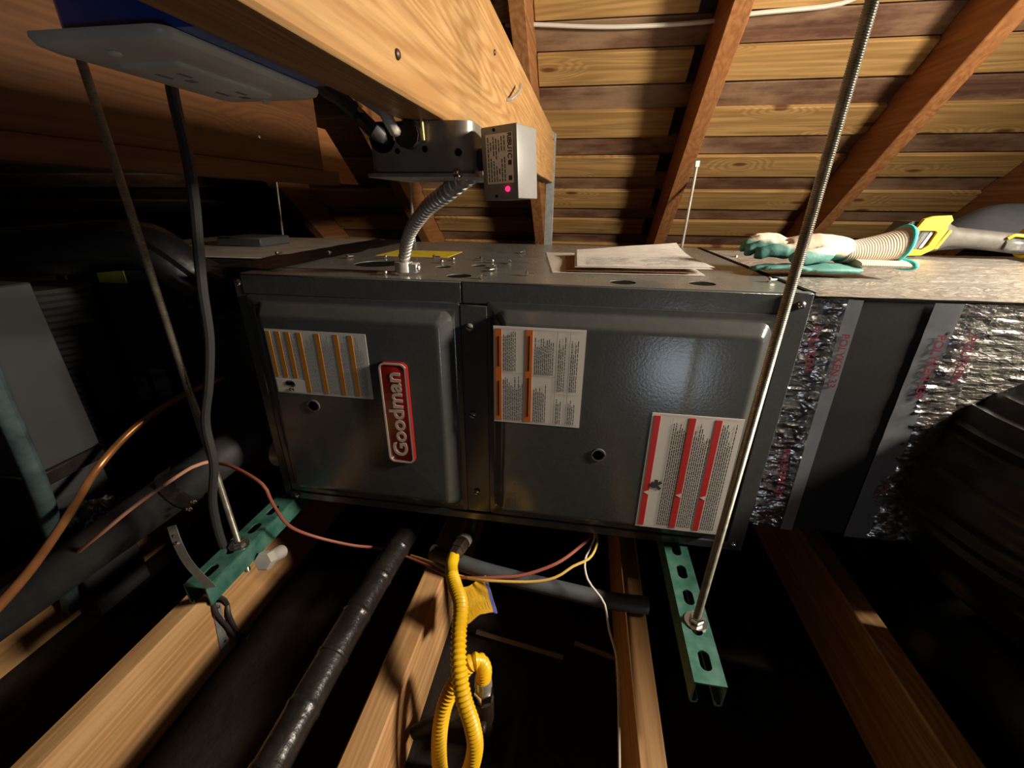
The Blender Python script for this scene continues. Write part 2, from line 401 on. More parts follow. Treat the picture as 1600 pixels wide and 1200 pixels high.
# roof: dark deck, old brown boards and lighter strips nailed under it, one object each
XL, XR = -3.3, 3.2
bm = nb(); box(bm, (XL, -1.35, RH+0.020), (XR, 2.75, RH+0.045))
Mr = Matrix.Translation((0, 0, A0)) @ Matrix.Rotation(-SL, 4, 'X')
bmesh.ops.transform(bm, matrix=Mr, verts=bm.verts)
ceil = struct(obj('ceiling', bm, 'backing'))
RX = [(-1.495, -1.445), (-0.885, -0.835), (-0.290, -0.240), (0.318, 0.366), (0.892, 0.945), (1.540, 1.590), (2.150, 2.200), (2.76, 2.81)]
def plank_mesh(name, lx, wy, tz, material):
    bm = box(nb(), (-lx/2, -wy/2, -tz/2), (lx/2, wy/2, tz/2), 0.002)
    _sharp(bm); me = bpy.data.meshes.new(name); bm.to_mesh(me); bm.free(); me.materials.append(MATS[material]); return me
def inst(name, me, parent, M):
    o = bpy.data.objects.new(name, me); COL.objects.link(o)
    loc = M.to_translation(); ORG[o.name] = loc; o.rotation_euler = M.to_euler()
    if parent: o.parent = parent; loc = loc - wloc(parent)
    o.location = loc; return o
rows = [0.555, 0.722, 0.889, 1.056, 1.224, 1.388, 1.543, 1.700, 1.862, 2.02]      # y of the upper edge of each light strip, at the deck
brown = plank_mesh('roof_board', XR-XL-0.02, 0.088, 0.019, 'plank_brown')
def slope_pt(x, ys, h): # ys measured where the deck underside (h=RH) has this y
    y = ys - SN*RH
    return roof(x, y, h)
Rm = Matrix.Rotation(-SL, 4, 'X')
for i, y in enumerate(rows):
    c = slope_pt((XL+XR)/2, y-0.030, RH+0.010)
    inst('roof_board', brown, ceil, Matrix.Translation(c) @ Rm)
bays = list(zip(RX[:-1], RX[1:]))
meshes = {}
for bi, (a, b) in enumerate(bays):
    if bi < 1 or bi > 5: continue
    for i, y in enumerate(rows):
        gap = 0.03 + 0.02*((i*7+bi*3) % 3)/2 if bi == 3 else 0.002
        x0, x1 = a[1]+0.002, b[0]-gap
        key = (bi, (i*7+bi*3) % 3, i % 2)
        if key not in meshes: meshes[key] = plank_mesh('plywood_strip', x1-x0, (0.116, 0.108)[i % 2], 0.016, 'plank_light')
        c = slope_pt((x0+x1)/2, y+0.046, RH-0.008)
        inst('plywood_strip', meshes[key], ceil, Matrix.Translation(c) @ Rm)
# rafters
raf_lab = {1: 'dark old rafter farthest left, lost in shadow above the coil cabinet',
           2: 'shadowed brown rafter left of the metal junction box, beside the plain tie board',
           3: 'brown rafter just behind the end of the bright tie beam',
           4: 'orange-brown rafter in the middle of the roof, above the stack of papers',
           5: 'orange-brown rafter behind the bright threaded rod, above the gloves',
           6: 'dark rafter at the right edge above the yellow power tool'}
for i, lab in raf_lab.items():
    a, b = RX[i]
    bm = box(nb(), (a, -0.75, 0), (b, 3.05, RH), 0.003)
    bmesh.ops.transform(bm, matrix=Mr, verts=bm.verts)
    # built in slope space so the grain follows the rafter
    o = obj('rafter', bm, 'rafter_wood'); tag(o, lab, 'rafter', 'roof rafters')
# gable end lost in the dark on the left
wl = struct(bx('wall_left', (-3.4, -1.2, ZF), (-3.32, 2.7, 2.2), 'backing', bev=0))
# ceiling joists
joists = [((-0.548, -0.506), 'pale joist at the lower left corner, partly under the thick insulated pipe'),
          ((-0.146, -0.106), 'pale joist under the left green strut with a metal strap nailed on its side'),
          ((0.285, 0.331), 'pale joist left of the yellow gas hose with the hose shadow on it'),
          ((0.688, 0.727), 'short-looking joist between the yellow hose and the right green strut'),
          ((1.112, 1.156), 'dim brown joist at the lower right under the foil plenum')]
for (a, b), lab in joists:
    o = bx('ceiling_joist', (a, -1.1, ZF), (b, 2.3, ZJ), 'joist_wood', bev=0.003, base=True); tag(o, lab, 'joist', 'ceiling joists')
mat('lath_grey', (0.20, 0.16, 0.145), 0.8, 0.0, (0.13, 0.10, 0.09), 30)
# a scrap of lath lying on the ceiling board
p, q = onz(745, 987, ZF+0.012), onz(880, 1027, ZF+0.012)
bm = nb(); cyl(bm, p, q, 0.006, 4); tag(obj('lath_strip', bm, 'lath_grey'), 'thin strip of lath lying in the dark behind the yellow hose', 'lath')
p, q = onz(898, 1004, ZF+0.012), onz(960, 1028, ZF+0.012)
bm = nb(); cyl(bm, p, q, 0.006, 4); tag(obj('lath_strip', bm, 'lath_grey'), 'short strip of lath in the dark left of the thin white wire', 'lath')

# ================================================================== TIE BEAMS
bmx0, bmx1, bmz0, bmz1 = 0.408, 0.446, 0.1735, 0.315
tb = thing('tie_beam', 'bright fir tie beam running overhead from the top centre to the roof', 'beam', (0.427, 0.2, bmz0))
bx('timber', (bmx0, -0.95, bmz0), (bmx1, 0.920, bmz1), 'beam_wood', tb, 0.002)
# bent nail and small nail heads in the beam face
pn = onx(792, 155, bmx1); pn2 = onx(805, 133, bmx1)
bm = nb(); sweep(bm, crom([pn+Vector((-0.004, 0, 0)), pn+Vector((0.006, 0, 0)), (pn+pn2)/2+Vector((0.011, 0, 0)), pn2+Vector((0.008, 0, 0))], 0.004), 0.0022, 8); obj('bent_nail', bm, 'zinc', tb)
for px, py in ((772, 82), (620, 85)):
    p = onx(px, py, bmx1); screw_head('nail_head', p, (1, 0, 0), 0.003, 'dark_iron', tb)
# hanger strap at the end of the beam going down behind the furnace
hs = thing('hanger_strap', 'galvanized strap hanging from the end of the bright tie beam', 'strap', (0.437, 0.922, -0.4))
bx('strap', (0.424, 0.9205, -0.40), (0.452, 0.923, 0.318), 'galvanized', hs, 0.0006)
for z in (0.30, 0.20): screw_head('screw', (0.441, 0.9205, z), (0, -1, 0.1), 0.006, 'zinc_bright', hs)
bm = nb(); box(bm, (bmx1, 0.86, 0.295), (bmx1+0.002, 0.923, 0.315), 0.0005); obj('strap_tab', bm, 'galvanized', hs)
# plain old tie on the left with a ledger strip and a second lapped board
ax0, ax1, az0 = -0.232, -0.192, 0.156
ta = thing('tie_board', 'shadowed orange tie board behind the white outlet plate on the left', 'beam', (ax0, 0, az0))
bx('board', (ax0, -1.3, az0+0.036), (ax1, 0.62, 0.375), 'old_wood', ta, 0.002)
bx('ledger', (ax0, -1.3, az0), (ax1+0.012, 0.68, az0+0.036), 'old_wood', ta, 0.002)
p = onx(405, 214, ax1); screw_head('nail_head', p, (1, 0, 0), 0.004, 'zinc', ta)
p = onx(310, 201, ax1)
text_obj('stamp', '31', 0.022, frame(p+Vector((0.0006, 0, 0)), (0, 1, 0), (0, 0, 1)), 'print_dark', ta, 0.0002)
bm = nb()
pr = [(0.60, 0.166), (0.905, 0.166), (0.735, 0.312), (0.60, 0.312)]
lo_, hi_ = [[(x, y, z) for y, z in pr] for x in (ax0-0.045, ax0-0.005)]
loft(bm, [lo_, hi_]); tag(obj('lapped_tie_board', bm, 'rafter_wood'), 'lighter orange board end cut on a slope left of the junction box', 'beam')

# ================================================================== FURNACE
FLn, FD, FH = 0.876, 0.655, 0.454
fu = thing('furnace', 'long dark grey horizontal gas furnace hung across the attic', 'furnace', (FLn/2, FD/2, -FH))
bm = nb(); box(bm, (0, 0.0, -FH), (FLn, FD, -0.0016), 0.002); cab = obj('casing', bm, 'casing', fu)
# sheet metal top with open knockouts
holes = []
def topc(px, py): p = onz(px, py, 0.0); return p.x, p.y
hl = [(973, 441, 0.020), (1097, 443, 0.020), (717, 431, 0.021), (693, 417, 0.015), (748, 415, 0.014)]
for px, py, r in hl:
    x, y = topc(px, py); holes.append(circ(x, max(y, r+0.012), r, 18))
x, y = topc(588, 413); holes.append(circ(x, y+0.01, 0.046, 24))
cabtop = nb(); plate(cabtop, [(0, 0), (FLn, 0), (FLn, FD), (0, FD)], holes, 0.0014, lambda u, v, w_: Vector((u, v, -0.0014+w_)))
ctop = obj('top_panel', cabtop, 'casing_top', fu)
for hh in holes:   # a black disc under each knockout paints the shade of an open hole
    cx = sum(p[0] for p in hh)/len(hh); cy = sum(p[1] for p in hh)/len(hh); r = hh[0][0]-cx
    bm = nb(); sweep(bm, [Vector((cx, cy, -0.0017)), Vector((cx, cy, -0.0012))], r*0.998, 18); obj('knockout', bm, 'dark_void', ctop)
# front lip along the top and bottom, centre post and side flanges
bx('seam', (0.004, 0.066, -0.0002), (0.245, 0.069, 0.0006), 'dark_void', fu, 0)
bx('seam', (0.8762, 0.002, -0.012), (0.8840, FD, 0.0016), 'dark_void', fu, 0)
bx('bottom_lip', (0.002, -0.010, -FH), (FLn-0.002, 0.002, -0.436), 'casing', fu, 0.002)
bx('top_lip', (0.002, -0.004, -0.034), (0.382, 0.002, -0.001), 'casing', fu, 0.0012)
bx('top_lip', (0.384, -0.004, -0.034), (FLn-0.03, 0.002, -0.001), 'casing', fu, 0.0012)
bx('center_post', (0.3805, -0.0075, -0.434), (0.4235, 0.002, -0.036), 'casing', fu, 0.0008)
bx('side_flange', (-0.014, -0.003, -0.452), (0.003, 0.012, -0.010), 'casing', fu, 0.001)
fr = bx('side_flange', (0.851, -0.010, -0.452), (0.8775, 0.004, 0.002), 'casing', fu, 0.001)
def door(name, x0, x1, z0, z1, inset, r):
    bm = nb()
    prof = [(0.0, -0.003, 0.0), (0.0, -0.007, 0.0), (0.008, -0.0075, 0), (0.011, -0.0085, 0), (0.013, -0.0105, 0), (0.012+inset*0.70, -0.0262, 0), (0.012+inset*0.86, -0.0280, 0), (0.012+inset, -0.0286, 0), (0.012+inset+0.004, -0.0288, 0)]
    lps = []
    for ins, y, _ in prof:
        rr = max(0.004, r-ins*0.7) if ins > 0.01 else 0.004
        lps.append([(x, y, z) for x, z in rrect(x0+ins, x1-ins, z0+ins, z1-ins, rr if ins > 0.01 else 0.005, 6)])
    loft(bm, lps)
    return obj(name, bm, 'casing', fu)
d1 = door('access_door', 0.008, 0.380, -0.435, -0.034, 0.020, 0.028)
d2 = door('access_door', 0.424, 0.848, -0.435, -0.030, 0.018, 0.028)
DY = -0.0290
for px, py, mtl in ((734, 511, 'galvanized'), (739, 648, 'galvanized'), (745, 768, 'brass')):
    p = ony(px, py, -0.008); sc = screw_head('screw', p, (0, -1, 0), 0.0062, mtl, fu)
    bm = nb(); box(bm, (p.x-0.005, p.y-0.0050, p.z-0.0009), (p.x+0.005, p.y-0.0042, p.z+0.0009))
    bmesh.ops.rotate(bm, verts=bm.verts, cent=p, matrix=Matrix.Rotation(0.35, 3, 'Y')); obj('slot', bm, 'dark_void', sc)
for p in ((0.864, -0.010, -0.014), (0.863, -0.010, -0.438), (-0.004, -0.004, -0.016), (0.02, -0.011, -0.444)):
    screw_head('screw', p, (0, -1, 0.2), 0.0055, 'zinc_bright', fu)
def sight(px, py, rim):
    p = ony(px, py, DY-0.001); bm = nb()
    sweep(bm, [Vector((p.x, DY+0.001, p.z)), Vector((p.x, DY-0.0022, p.z)), Vector((p.x, DY-0.0022, p.z)), Vector((p.x, DY-0.0005, p.z))], lambda s, a, i: (0.012, 0.0115, 0.009, 0.0085)[i], 18)
    o = obj('sight_glass', bm, rim, fu)
    bm = nb(); cyl(bm, (p.x, DY-0.0004, p.z), (p.x, DY-0.0012, p.z), 0.0086, 16); obj('lens', bm, 'black_plastic', o)
    bm = nb(); box(bm, (p.x-0.0010, DY-0.0020, p.z-0.007), (p.x+0.0010, DY-0.0012, p.z+0.007), 0.0003); obj('notch', bm, 'galvanized', o)
sight(490, 634, 'sight_ring'); sight(935, 711, 'sight_ring')
# printed labels
def decal(name, x0, z0, w_, h_, material, parent, lift=0.0): return bx(name, (x0, DY-0.0006-lift, z0-h_), (x0+w_, DY-lift, z0), material, parent, 0)
def printlines(bm, x0, x1, z0, z1, pitch, lw, ragged=0.35, rng=None):
    """columns of tiny words, the lines running upwards"""
    x = x0
    while x < x1:
        z = z1; zt = z0 - (z0-z1)*(rng.random()*ragged)
        while z < zt:
            l_ = rng.uniform(0.0025, 0.009); e = min(z+l_, zt)
            v = [bm.verts.new((a, DY-0.0014, c)) for a, c in ((x, z), (x+lw, z), (x+lw, e), (x, e))]; bm.faces.new(v)
            z += l_+0.0012
        x += pitch
rng = random.Random(3)
# amber striped label
x0, z0, w_, h_ = 0.046, -0.0855, 0.181, 0.116
lb = decal('warning_label', x0, z0, w_, h_, 'label_grey', fu)
stp = [(.015, .05), (.11, .15), (.21, .25), (.325, .366), (.506, .547), (.69, .73), (.83, .87)]
for k, (a, b) in enumerate(stp):
    hh = 0.74 if k < 3 else 0.965
    bx('stripe', (x0+a*w_, DY-0.0012, z0-hh*h_), (x0+b*w_, DY-0.0004, z0-0.03*h_), 'stripe_amber', lb, 0)
bm = nb()
for k in range(7):
    a = stp[k][1]+0.012; b = (stp[k+1][0] if k < 6 else 0.97)-0.012
    hh = 0.72 if k < 3 else 0.955
    printlines(bm, x0+a*w_, x0+b*w_, z0-0.05*h_, z0-hh*h_, 0.0026, 0.0011, 0.25, rng)
obj('printed_lines', bm, 'print_grey', lb, flat=True)
decal('label_corner', x0+0.012*w_, z0-0.775*h_, 0.30*w_, 0.205*h_, 'label_white', lb, 0.0004)
bm = nb(); pc = (x0+0.155*w_, z0-0.845*h_)
for (cx, cz, rx, rz) in ((0, 0.002, 0.0085, 0.0042), (0.004, -0.001, 0.0055, 0.005), (-0.005, 0.0, 0.0045, 0.0035)):
    lp = [(pc[0]+cx+u_, DY-0.0016, pc[1]+cz+v_) for u_, v_ in circ(0, 0, rx, 12, rz)]
    bm.faces.new([bm.verts.new(p) for p in lp])
obj('pictogram', bm, 'print_dark', lb, flat=True)
text_obj('numeral', '2', 0.013, frame((x0+0.16*w_, DY-0.0018, z0-0.935*h_), (0, 0, 1), (-1, 0, 0)), 'print_dark', lb, 0.0002, 0.0004)
# orange label on the right door
x0, z0, w_, h_ = 0.438, -0.060, 0.140, 0.163
lb = decal('warning_label', x0, z0, w_, h_, 'label_white', fu)
for a, b in ((.02, .092), (.36, .435)):
    bx('stripe', (x0+a*w_, DY-0.0012, z0-0.975*h_), (x0+b*w_, DY-0.0004, z0-0.025*h_), 'stripe_orange', lb, 0)
bm = nb()
for xa, xb, za, zb, rg in ((.11, .26, .04, .44, .15), (.11, .33, .48, .97, .3), (.46, .67, .06, .46, .35), (.46, .61, .53, .97, .3), (.72, .80, .06, .62, .25), (.72, .78, .68, .97, .3), (.855, .93, .08, .62, .3), (.855, .93, .70, .97, .3)):
    printlines(bm, x0+xa*w_, x0+xb*w_, z0-za*h_, z0-zb*h_, 0.0030, 0.0013, rg, rng)
obj('printed_lines', bm, 'print_dark', lb, flat=True)
bm = nb()
for xa, xb, za, zb in ((.10, .345, .457, .460), (.445, .69, .477, .480), (.695, .70, .03, .97), (.835, .84, .03, .97), (.70, .95, .65, .653), (.03, .97, .022, .0245), (.03, .97, .976, .979)):
    v = [bm.verts.new((x0+a*w_, DY-0.0014, z0-c*h_)) for a, c in ((xa, za), (xb, za), (xb, zb), (xa, zb))]; bm.faces.new(v)
obj('printed_rules', bm, 'print_grey', lb, flat=True)
bm = nb()
for xa, za, ln in ((.045, .1, .3), (.045, .55, .38), (.385, .08, .35), (.385, .5, .42)):
    v = [bm.verts.new((x0+a*w_, DY-0.0016, z0-c*h_)) for a, c in ((xa, za), (xa+.02, za), (xa+.02, za+ln), (xa, za+ln))]; bm.faces.new(v)
obj('printed_heading', bm, 'dark_iron', lb, flat=True)
# red label low on the right door
x0, z0, w_, h_ = 0.688, -0.185, 0.134, 0.221
lb = decal('danger_label', x0, z0, w_, h_, 'label_white', fu)
for k, (a, b) in enumerate(((.03, .098), (.415, .487), (.70, .77))):
    st_ = bx('stripe', (x0+a*w_, DY-0.0012, z0-0.98*h_), (x0+b*w_, DY-0.0004, z0-0.02*h_), 'stripe_red', lb, 0)
    bm = nb(); cx, cz = x0+(a+b)/2*w_, z0-0.67*h_
    bm.faces.new([bm.verts.new((cx+dx, DY-0.0016, cz+dz)) for dx, dz in ((0.0042, -0.0045), (0.0042, 0.0045), (-0.0042, 0))])
    obj('triangle', bm, 'label_white', st_, flat=True)
bm = nb()
for xa, xb in ((.255, .40), (.50, .68), (.785, .945)):
    printlines(bm, x0+xa*w_, x0+xb*w_, z0-0.03*h_, z0-0.965*h_, 0.0032, 0.0015, 0.2, rng)
obj('printed_lines', bm, 'print_dark', lb, flat=True)
bm = nb(); cx, cz = x0+0.165*w_, z0-0.60*h_
for ang in (0.7, -0.75, 1.57):
    for sgn in ((1,) if ang == 1.57 else (1,)):
        d = Vector((math.cos(ang), 0, math.sin(ang)))*0.011; n_ = Vector((-d.z, 0, d.x))*0.26
        c0 = Vector((cx, DY-0.0014-0.0001*abs(ang), cz))
        bm.faces.new([bm.verts.new(c0+v) for v in (-d*0.5+n_, d+n_, d-n_, -d*0.5-n_)])
lp = [(cx-0.004+u_, DY-0.0017, cz+v_) for u_, v_ in circ(0, 0, 0.0055, 12)]
bm.faces.new([bm.verts.new(p) for p in lp])
obj('pictogram', bm, 'print_dark', lb, flat=True)
bm = nb()
for xa, xb, za, zb in ((.235, .238, .03, .62), (.03, .97, .012, .0135), (.03, .97, .9865, .988)):
    v = [bm.verts.new((x0+a*w_, DY-0.0012, z0-c*h_)) for a, c in ((xa, za), (xb, za), (xb, zb), (xa, zb))]; bm.faces.new(v)
obj('printed_rules', bm, 'print_grey', lb, flat=True)
# red name badge, lettering running upwards
pa, pb = ony(589, 566, DY-0.004), ony(650, 725, DY-0.004)
bx0, bx1, bz1, bz0 = pa.x+0.0005, pb.x, pa.z+0.002, pb.z
bm = nb()
loft(bm, [[(x, y, z) for x, z in rrect(bx0+i_, bx1-i_, bz0+i_, bz1-i_, 0.011, 5)] for y, i_ in ((DY, 0), (DY-0.0035, 0.0005), (DY-0.0050, 0.002))])
bd = obj('name_badge', bm, 'badge_red', fu)
bm = nb()
o_ = rrect(bx0+0.0015, bx1-0.0015, bz0+0.0015, bz1-0.0015, 0.0105, 5); i_ = rrect(bx0+0.0045, bx1-0.0045, bz0+0.0045, bz1-0.0045, 0.008, 5)
plate(bm, o_, [i_], 0.0015, lambda u, v, w2: Vector((u, DY-0.0046-w2, v))); obj('badge_border', bm, 'badge_silver', bd)
text_obj('badge_lettering', 'Goodman', 0.0365, frame(((bx0+bx1)/2+0.001, DY-0.0054, (bz0+bz1)/2-0.001), (0, 0, 1), (-1, 0, 0)), 'badge_silver', bd, 0.0006, 0.0008, 1.10)
# yellow sticker and black sealing tape on top
q = [onz(597, 392, 0), onz(719, 392, 0), onz(699, 404, 0), onz(579, 402, 0)]
bx('sticker', (0.105, 0.285, 0), (0.272, 0.405, 0.0006), 'yellow_sticker', fu, 0)
bm = nb()
grid(bm, lambda u, v: Vector((-0.085+0.125*u, 0.03+0.62*v, 0.0045+0.004*math.sin(u*9+v*4)*noise.noise((u*3, v*9, 1)) - 0.0025*abs(u-0.5))), 16, 40)
bmesh.ops.solidify(bm, geom=bm.faces[:], thickness=0.003)
obj('sealing_tape', bm, 'black_tape', fu)
# gas cock stub and drain fittings on the left side
bm = nb(); pg = ony(432, 715, 0.02); sweep(bm, [Vector((-0.035, 0.03, -0.37)), Vector((0.0, 0.03, -0.37))], lambda s, a, i: 0.030, 20)
obj('port_collar', bm, 'box_steel', fu)
bm = nb(); cyl(bm, (-0.036, 0.03, -0.37), (-0.030, 0.03, -0.37), 0.024, 18); obj('port_hole', bm, 'dark_void', fu)
bx('foot_pad', (0.745, 0.004, -FH-0.004), (0.80, 0.05, -FH), 'galvanized', fu, 0.001)

# loose screws lying on top
sp = [(434, 406), (515, 405), (543, 404), (603, 404), (603, 430), (678, 404), (690, 412), (752, 407), (770, 411), (774, 424), (773, 420), (751, 436), (796, 412), (819, 396), (841, 382), (708, 408), (822, 431), (1150, 404), (1200, 441)]
where = ['beside the black sealing tape', 'by the flexible conduit', 'among the open knockouts', 'left of the papers', 'near the gloves']
ORD = ['leftmost', 'second from left', 'third from left', 'fourth from left', 'fifth from left', 'sixth from left', 'seventh from left', 'eighth from left']
seen = {}
sp.sort()
for k, (px, py) in enumerate(sp):
    p = onz(px, py, 0.0); a = rng.uniform(0, 6.28); d = Vector((math.cos(a), math.sin(a), 0))
    zz = 0.009 if p.x < 0.05 else 0.0
    c0 = p+Vector((0, 0, 0.0042+zz)); bm = nb()
    sweep(bm, [c0-d*0.002, c0, c0+d*0.002, c0+d*0.0021, c0+d*0.012, c0+d*0.015], lambda s, an, i: (0.0028, 0.0042, 0.0042, 0.0017, 0.0015, 0.0002)[i], 8)
    wz = where[0] if p.x < 0.1 else where[1] if px < 660 else where[2] if px < 760 else where[3] if px < 1000 else where[4]
    seen[wz] = seen.get(wz, -1)+1
    tag(obj('loose_screw', bm, 'zinc_bright'), 'small loose screw lying ' + wz + ', ' + ORD[seen[wz]] + ' there', 'screw', 'loose screws on the furnace top')

# ================================================================== COIL CABINET on the left
cc = thing('coil_cabinet', 'black evaporator coil cabinet joined to the left end of the furnace', 'cabinet', (-0.36, 0.42, -0.55))
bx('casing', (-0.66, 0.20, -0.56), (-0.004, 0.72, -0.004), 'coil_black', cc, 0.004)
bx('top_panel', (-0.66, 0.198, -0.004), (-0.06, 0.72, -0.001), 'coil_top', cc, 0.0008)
bx('corner_trim', (-0.664, 0.192, -0.55), (-0.640, 0.20, -0.03), 'coil_black', cc, 0.002)
bx('sticker', (-0.553, 0.1985, -0.068), (-0.478, 0.2005, -0.034), 'olive_sticker', cc, 0)
for (pa_, pb_) in (((203, 588), (238, 668)), ((232, 576), (266, 620))):
    a, b = ony(*pa_, 0.198), ony(*pb_, 0.198)
    bx('faint_label', (min(a.x, b.x), 0.1985, b.z), (min(a.x, b.x)+0.045, 0.2005, a.z), 'label_dim', cc, 0)
screw_head('screw', (-0.075, 0.198, -0.016), (0, -1, 0.3), 0.0058, 'zinc_bright', cc); screw_head('screw', (-0.055, 0.198, -0.016), (0, -1, 0.3), 0.0058, 'galvanized', cc)
bm = nb(); box(bm, (-0.40, 0.40, -0.001), (-0.27, 0.52, 0.022), 0.003); tag(obj('flat_carton', bm, 'panel_grey'), 'small flat grey box lying on the coil cabinet beside the black cable', 'box')

# ================================================================== FOIL PLENUM on the right
pl = thing('foil_plenum', 'foil-wrapped supply plenum joined to the right end of the furnace', 'duct', (1.6, 0.32, -0.405))
bx('core', (0.886, 0.006, -0.398), (2.35, 0.63, -0.006), 'dark_band', pl, 0.004)
def crumple(u, v, s, amp): return amp*(noise.noise((u*s, v*s, 3.1))+0.5*noise.noise((u*s*2.3, v*s*2.3, 7.7)))
def top_fn(u, v):
    x = 0.8845+1.4655*u; y = -0.004+0.634*v
    return Vector((x, y, -0.002+0.004*noise.noise((x*5, y*26, 2))+0.0016*noise.noise((x*16, y*60, 5))))
bm = nb(); grid(bm, top_fn, 150, 70); bmesh.ops.solidify(bm, geom=bm.faces[:], thickness=0.002); obj('top_foil', bm, 'foil_wrap', pl)
def strip(name, xt0, xt1, xb0, xb1, material, y, amp, s, nu, nv, z0=-0.006, z1=-0.400, ripple=0):
    bm = nb()
    def f(u, v):
        x = (xt0+(xt1-xt0)*u)*(1-v)+(xb0+(xb1-xb0)*u)*v; z = z0+(z1-z0)*v
        d = amp*(noise.noise((x*s*0.7, z*s*2.2, 4))+0.6*noise.noise((x*s*1.6, z*s*4.6, 9)))
        if ripple: d += ripple*math.sin(z*430+3*noise.noise((x*8, z*8, 0)))*(0.55+0.6*noise.noise((x*6, z*9, 5)))
        return Vector((x, y-abs(d), z))
    grid(bm, f, nu, nv)
    bmesh.ops.solidify(bm, geom=bm.faces[:], thickness=-0.0012)
    return obj(name, bm, material, pl)
t1 = strip('foil_tape', 0.8785, 0.934, 0.884, 0.936, 'foil_crinkle', 0.004, 0.0065, 30, 24, 110)
t2 = strip('tape_strip', 0.924, 0.943, 0.932, 0.950, 'tape_silver', -0.003, 0.0008, 12, 6, 60)
bx('dark_band', (0.940, 0.0, -0.397), (1.032, 0.006, -0.006), 'dark_band', pl, 0.001)
t3 = strip('tape_strip', 1.028, 1.062, 1.030, 1.066, 'tape_silver', -0.003, 0.0012, 12, 6, 60)
t4 = strip('foil_tape', 1.055, 1.100, 1.058, 1.110, 'foil_crinkle', -0.0015, 0.0055, 34, 18, 110)
t5 = strip('foil_face', 1.08, 2.35, 1.08, 2.35, 'foil_face', 0.003, 0.002, 14, 110, 130, ripple=0.0028)
def down_text(body, px, py, tilt, size, parent, y):
    p = ony(px, py, y)
    text_obj('tape_print', body, size, frame(p, (math.sin(tilt), 0, -math.cos(tilt)), (math.cos(tilt), 0, math.sin(tilt))), 'print_red', parent, 0.0002, 0.0002)
down_text('POLYKEN 339', 1452, 575, 0.02, 0.0155, t3, -0.0058)
down_text('POLYKEN 33', 1309, 565, 0.03, 0.0145, t2, -0.0052)
down_text('POLYKEN', 1268, 545, 0.10, 0.0155, t1, -0.0112)
down_text('POLYKEN', 1505, 562, 0.05, 0.0155, t4, -0.0105)
down_text('POLY', 1378, 772, -0.05, 0.016, t4, -0.0105)
down_text('POLYKEN 339', 1222, 740, 0.10, 0.015, t1, -0.0112)

# ================================================================== BLACK FLEXIBLE DUCTS
def wrinkled(r, seed, amp, k=7.0, ring=0.0):
    def f(s, a, i):
        n1 = noise.noise((math.cos(a)*k*0.5, math.sin(a)*k*0.5, s*1.6+seed)) + 0.6*noise.noise((math.cos(a)*k, math.sin(a)*k, s*2.5+seed))
        return r*(1+amp*n1) + ring*math.sin(s*330)
    return f
def folded(r, grow):
    def f(s, a, i):
        t = min(1, max(0, (s-0.12)/0.25))
        n1 = 0.045*noise.noise((math.cos(a)*3, math.sin(a)*3, s*1.6+2))
        n2 = 0.050*(0.5-abs(noise.noise((math.cos(a)*9, math.sin(a)*9, s*1.1+7)))*2)
        n3 = 0.018*(0.5-abs(noise.noise((math.cos(a)*24, math.sin(a)*24, s*2.0+3)))*2)
        return (r+grow*t)*(1+n1+n2+n3)
    return f
o = tube('flexible_duct', [(1.275, -0.012, -0.275), (1.272, -0.06, -0.274), (1.29, -0.12, -0.272), (1.36, -0.20, -0.265), (1.50, -0.27, -0.255), (1.70, -0.32, -0.26), (2.15, -0.36, -0.34)], folded(0.190, 0.028), 'black_plastic', None, 160, 0.010)
tag(o, 'large black plastic-wrapped flexible duct bulging out at the right edge', 'duct')
o = tube('flexible_duct', [(1.31, 0.75, -0.625), (1.315, 0.40, -0.625), (1.32, 0.05, -0.625), (1.35, -0.30, -0.625), (1.45, -0.65, -0.625), (1.7, -1.0, -0.625)], wrinkled(0.120, 11.0, 0.05, 6), 'black_plastic', None, 48, 0.016)
tag(o, 'dim black flexible duct lying low under the foil plenum', 'duct')

# ================================================================== STRUTS AND RODS
def strut(name, xc, y0, y1, ztop, label, slots, cham=False):
    root = thing(name, label, 'strut', (xc, y0, ztop-0.041), 'green strut channels')
    hw, dp, th = 0.0205, 0.041, 0.0026
    hs_ = []
    y = y0+0.032
    for k in range(slots):
        hs_.append([(xc+0.0078*math.cos(a)*1.0, y+(0.0145-0.0078)*(1 if math.sin(a) >= 0 else -1)+0.0078*math.sin(a)) for a in [2*math.pi*i/20+0.01 for i in range(20)]])
        y += 0.051
    bm = nb(); plate(bm, [(xc-hw, y0), (xc+hw, y0), (xc+hw, y1), (xc-hw, y1)], hs_, th, lambda u, v, w2: Vector((u, v, ztop-th+w2)))
    obj('slotted_web', bm, 'strut_green', root)
    for sgn in (-1, 1):
        bm = nb(); xa = xc+sgn*hw
        pr_ = [(0, -0.001), (-sgn*th, -0.001), (-sgn*th, -dp+0.004), (-sgn*0.007, -dp+0.0035), (-sgn*0.0085, -dp+0.009), (-sgn*0.0105, -dp+0.009), (-sgn*0.0095, -dp+0.001), (-sgn*0.003, -dp), (0, -dp+0.003)]
        loft(bm, [[(xa+dx, yy, ztop+dz) for dx, dz in pr_] for yy in (y0, y1)])
        obj('side_flange', bm, 'strut_green', root)
    return root
strut('strut_channel', 0.767, -0.254, 0.62, -FH-0.0045, 'scratched green slotted strut under the right end of the furnace', 5)
strut('strut_channel', -0.009, -0.236, 0.62, -FH-0.0005, 'shaded green strut beside the left end of the furnace', 4)
def nut(name, c, axis, r, h, parent, material='zinc_bright'):
    c = Vector(c); ax = Vector(axis).normalized()
    bm = nb(); sweep(bm, [c, c+ax*h*0.15, c+ax*h*0.85, c+ax*h], lambda s, a, i: r*(0.9, 1, 1, 0.9)[i], 6); return obj(name, bm, material, parent)
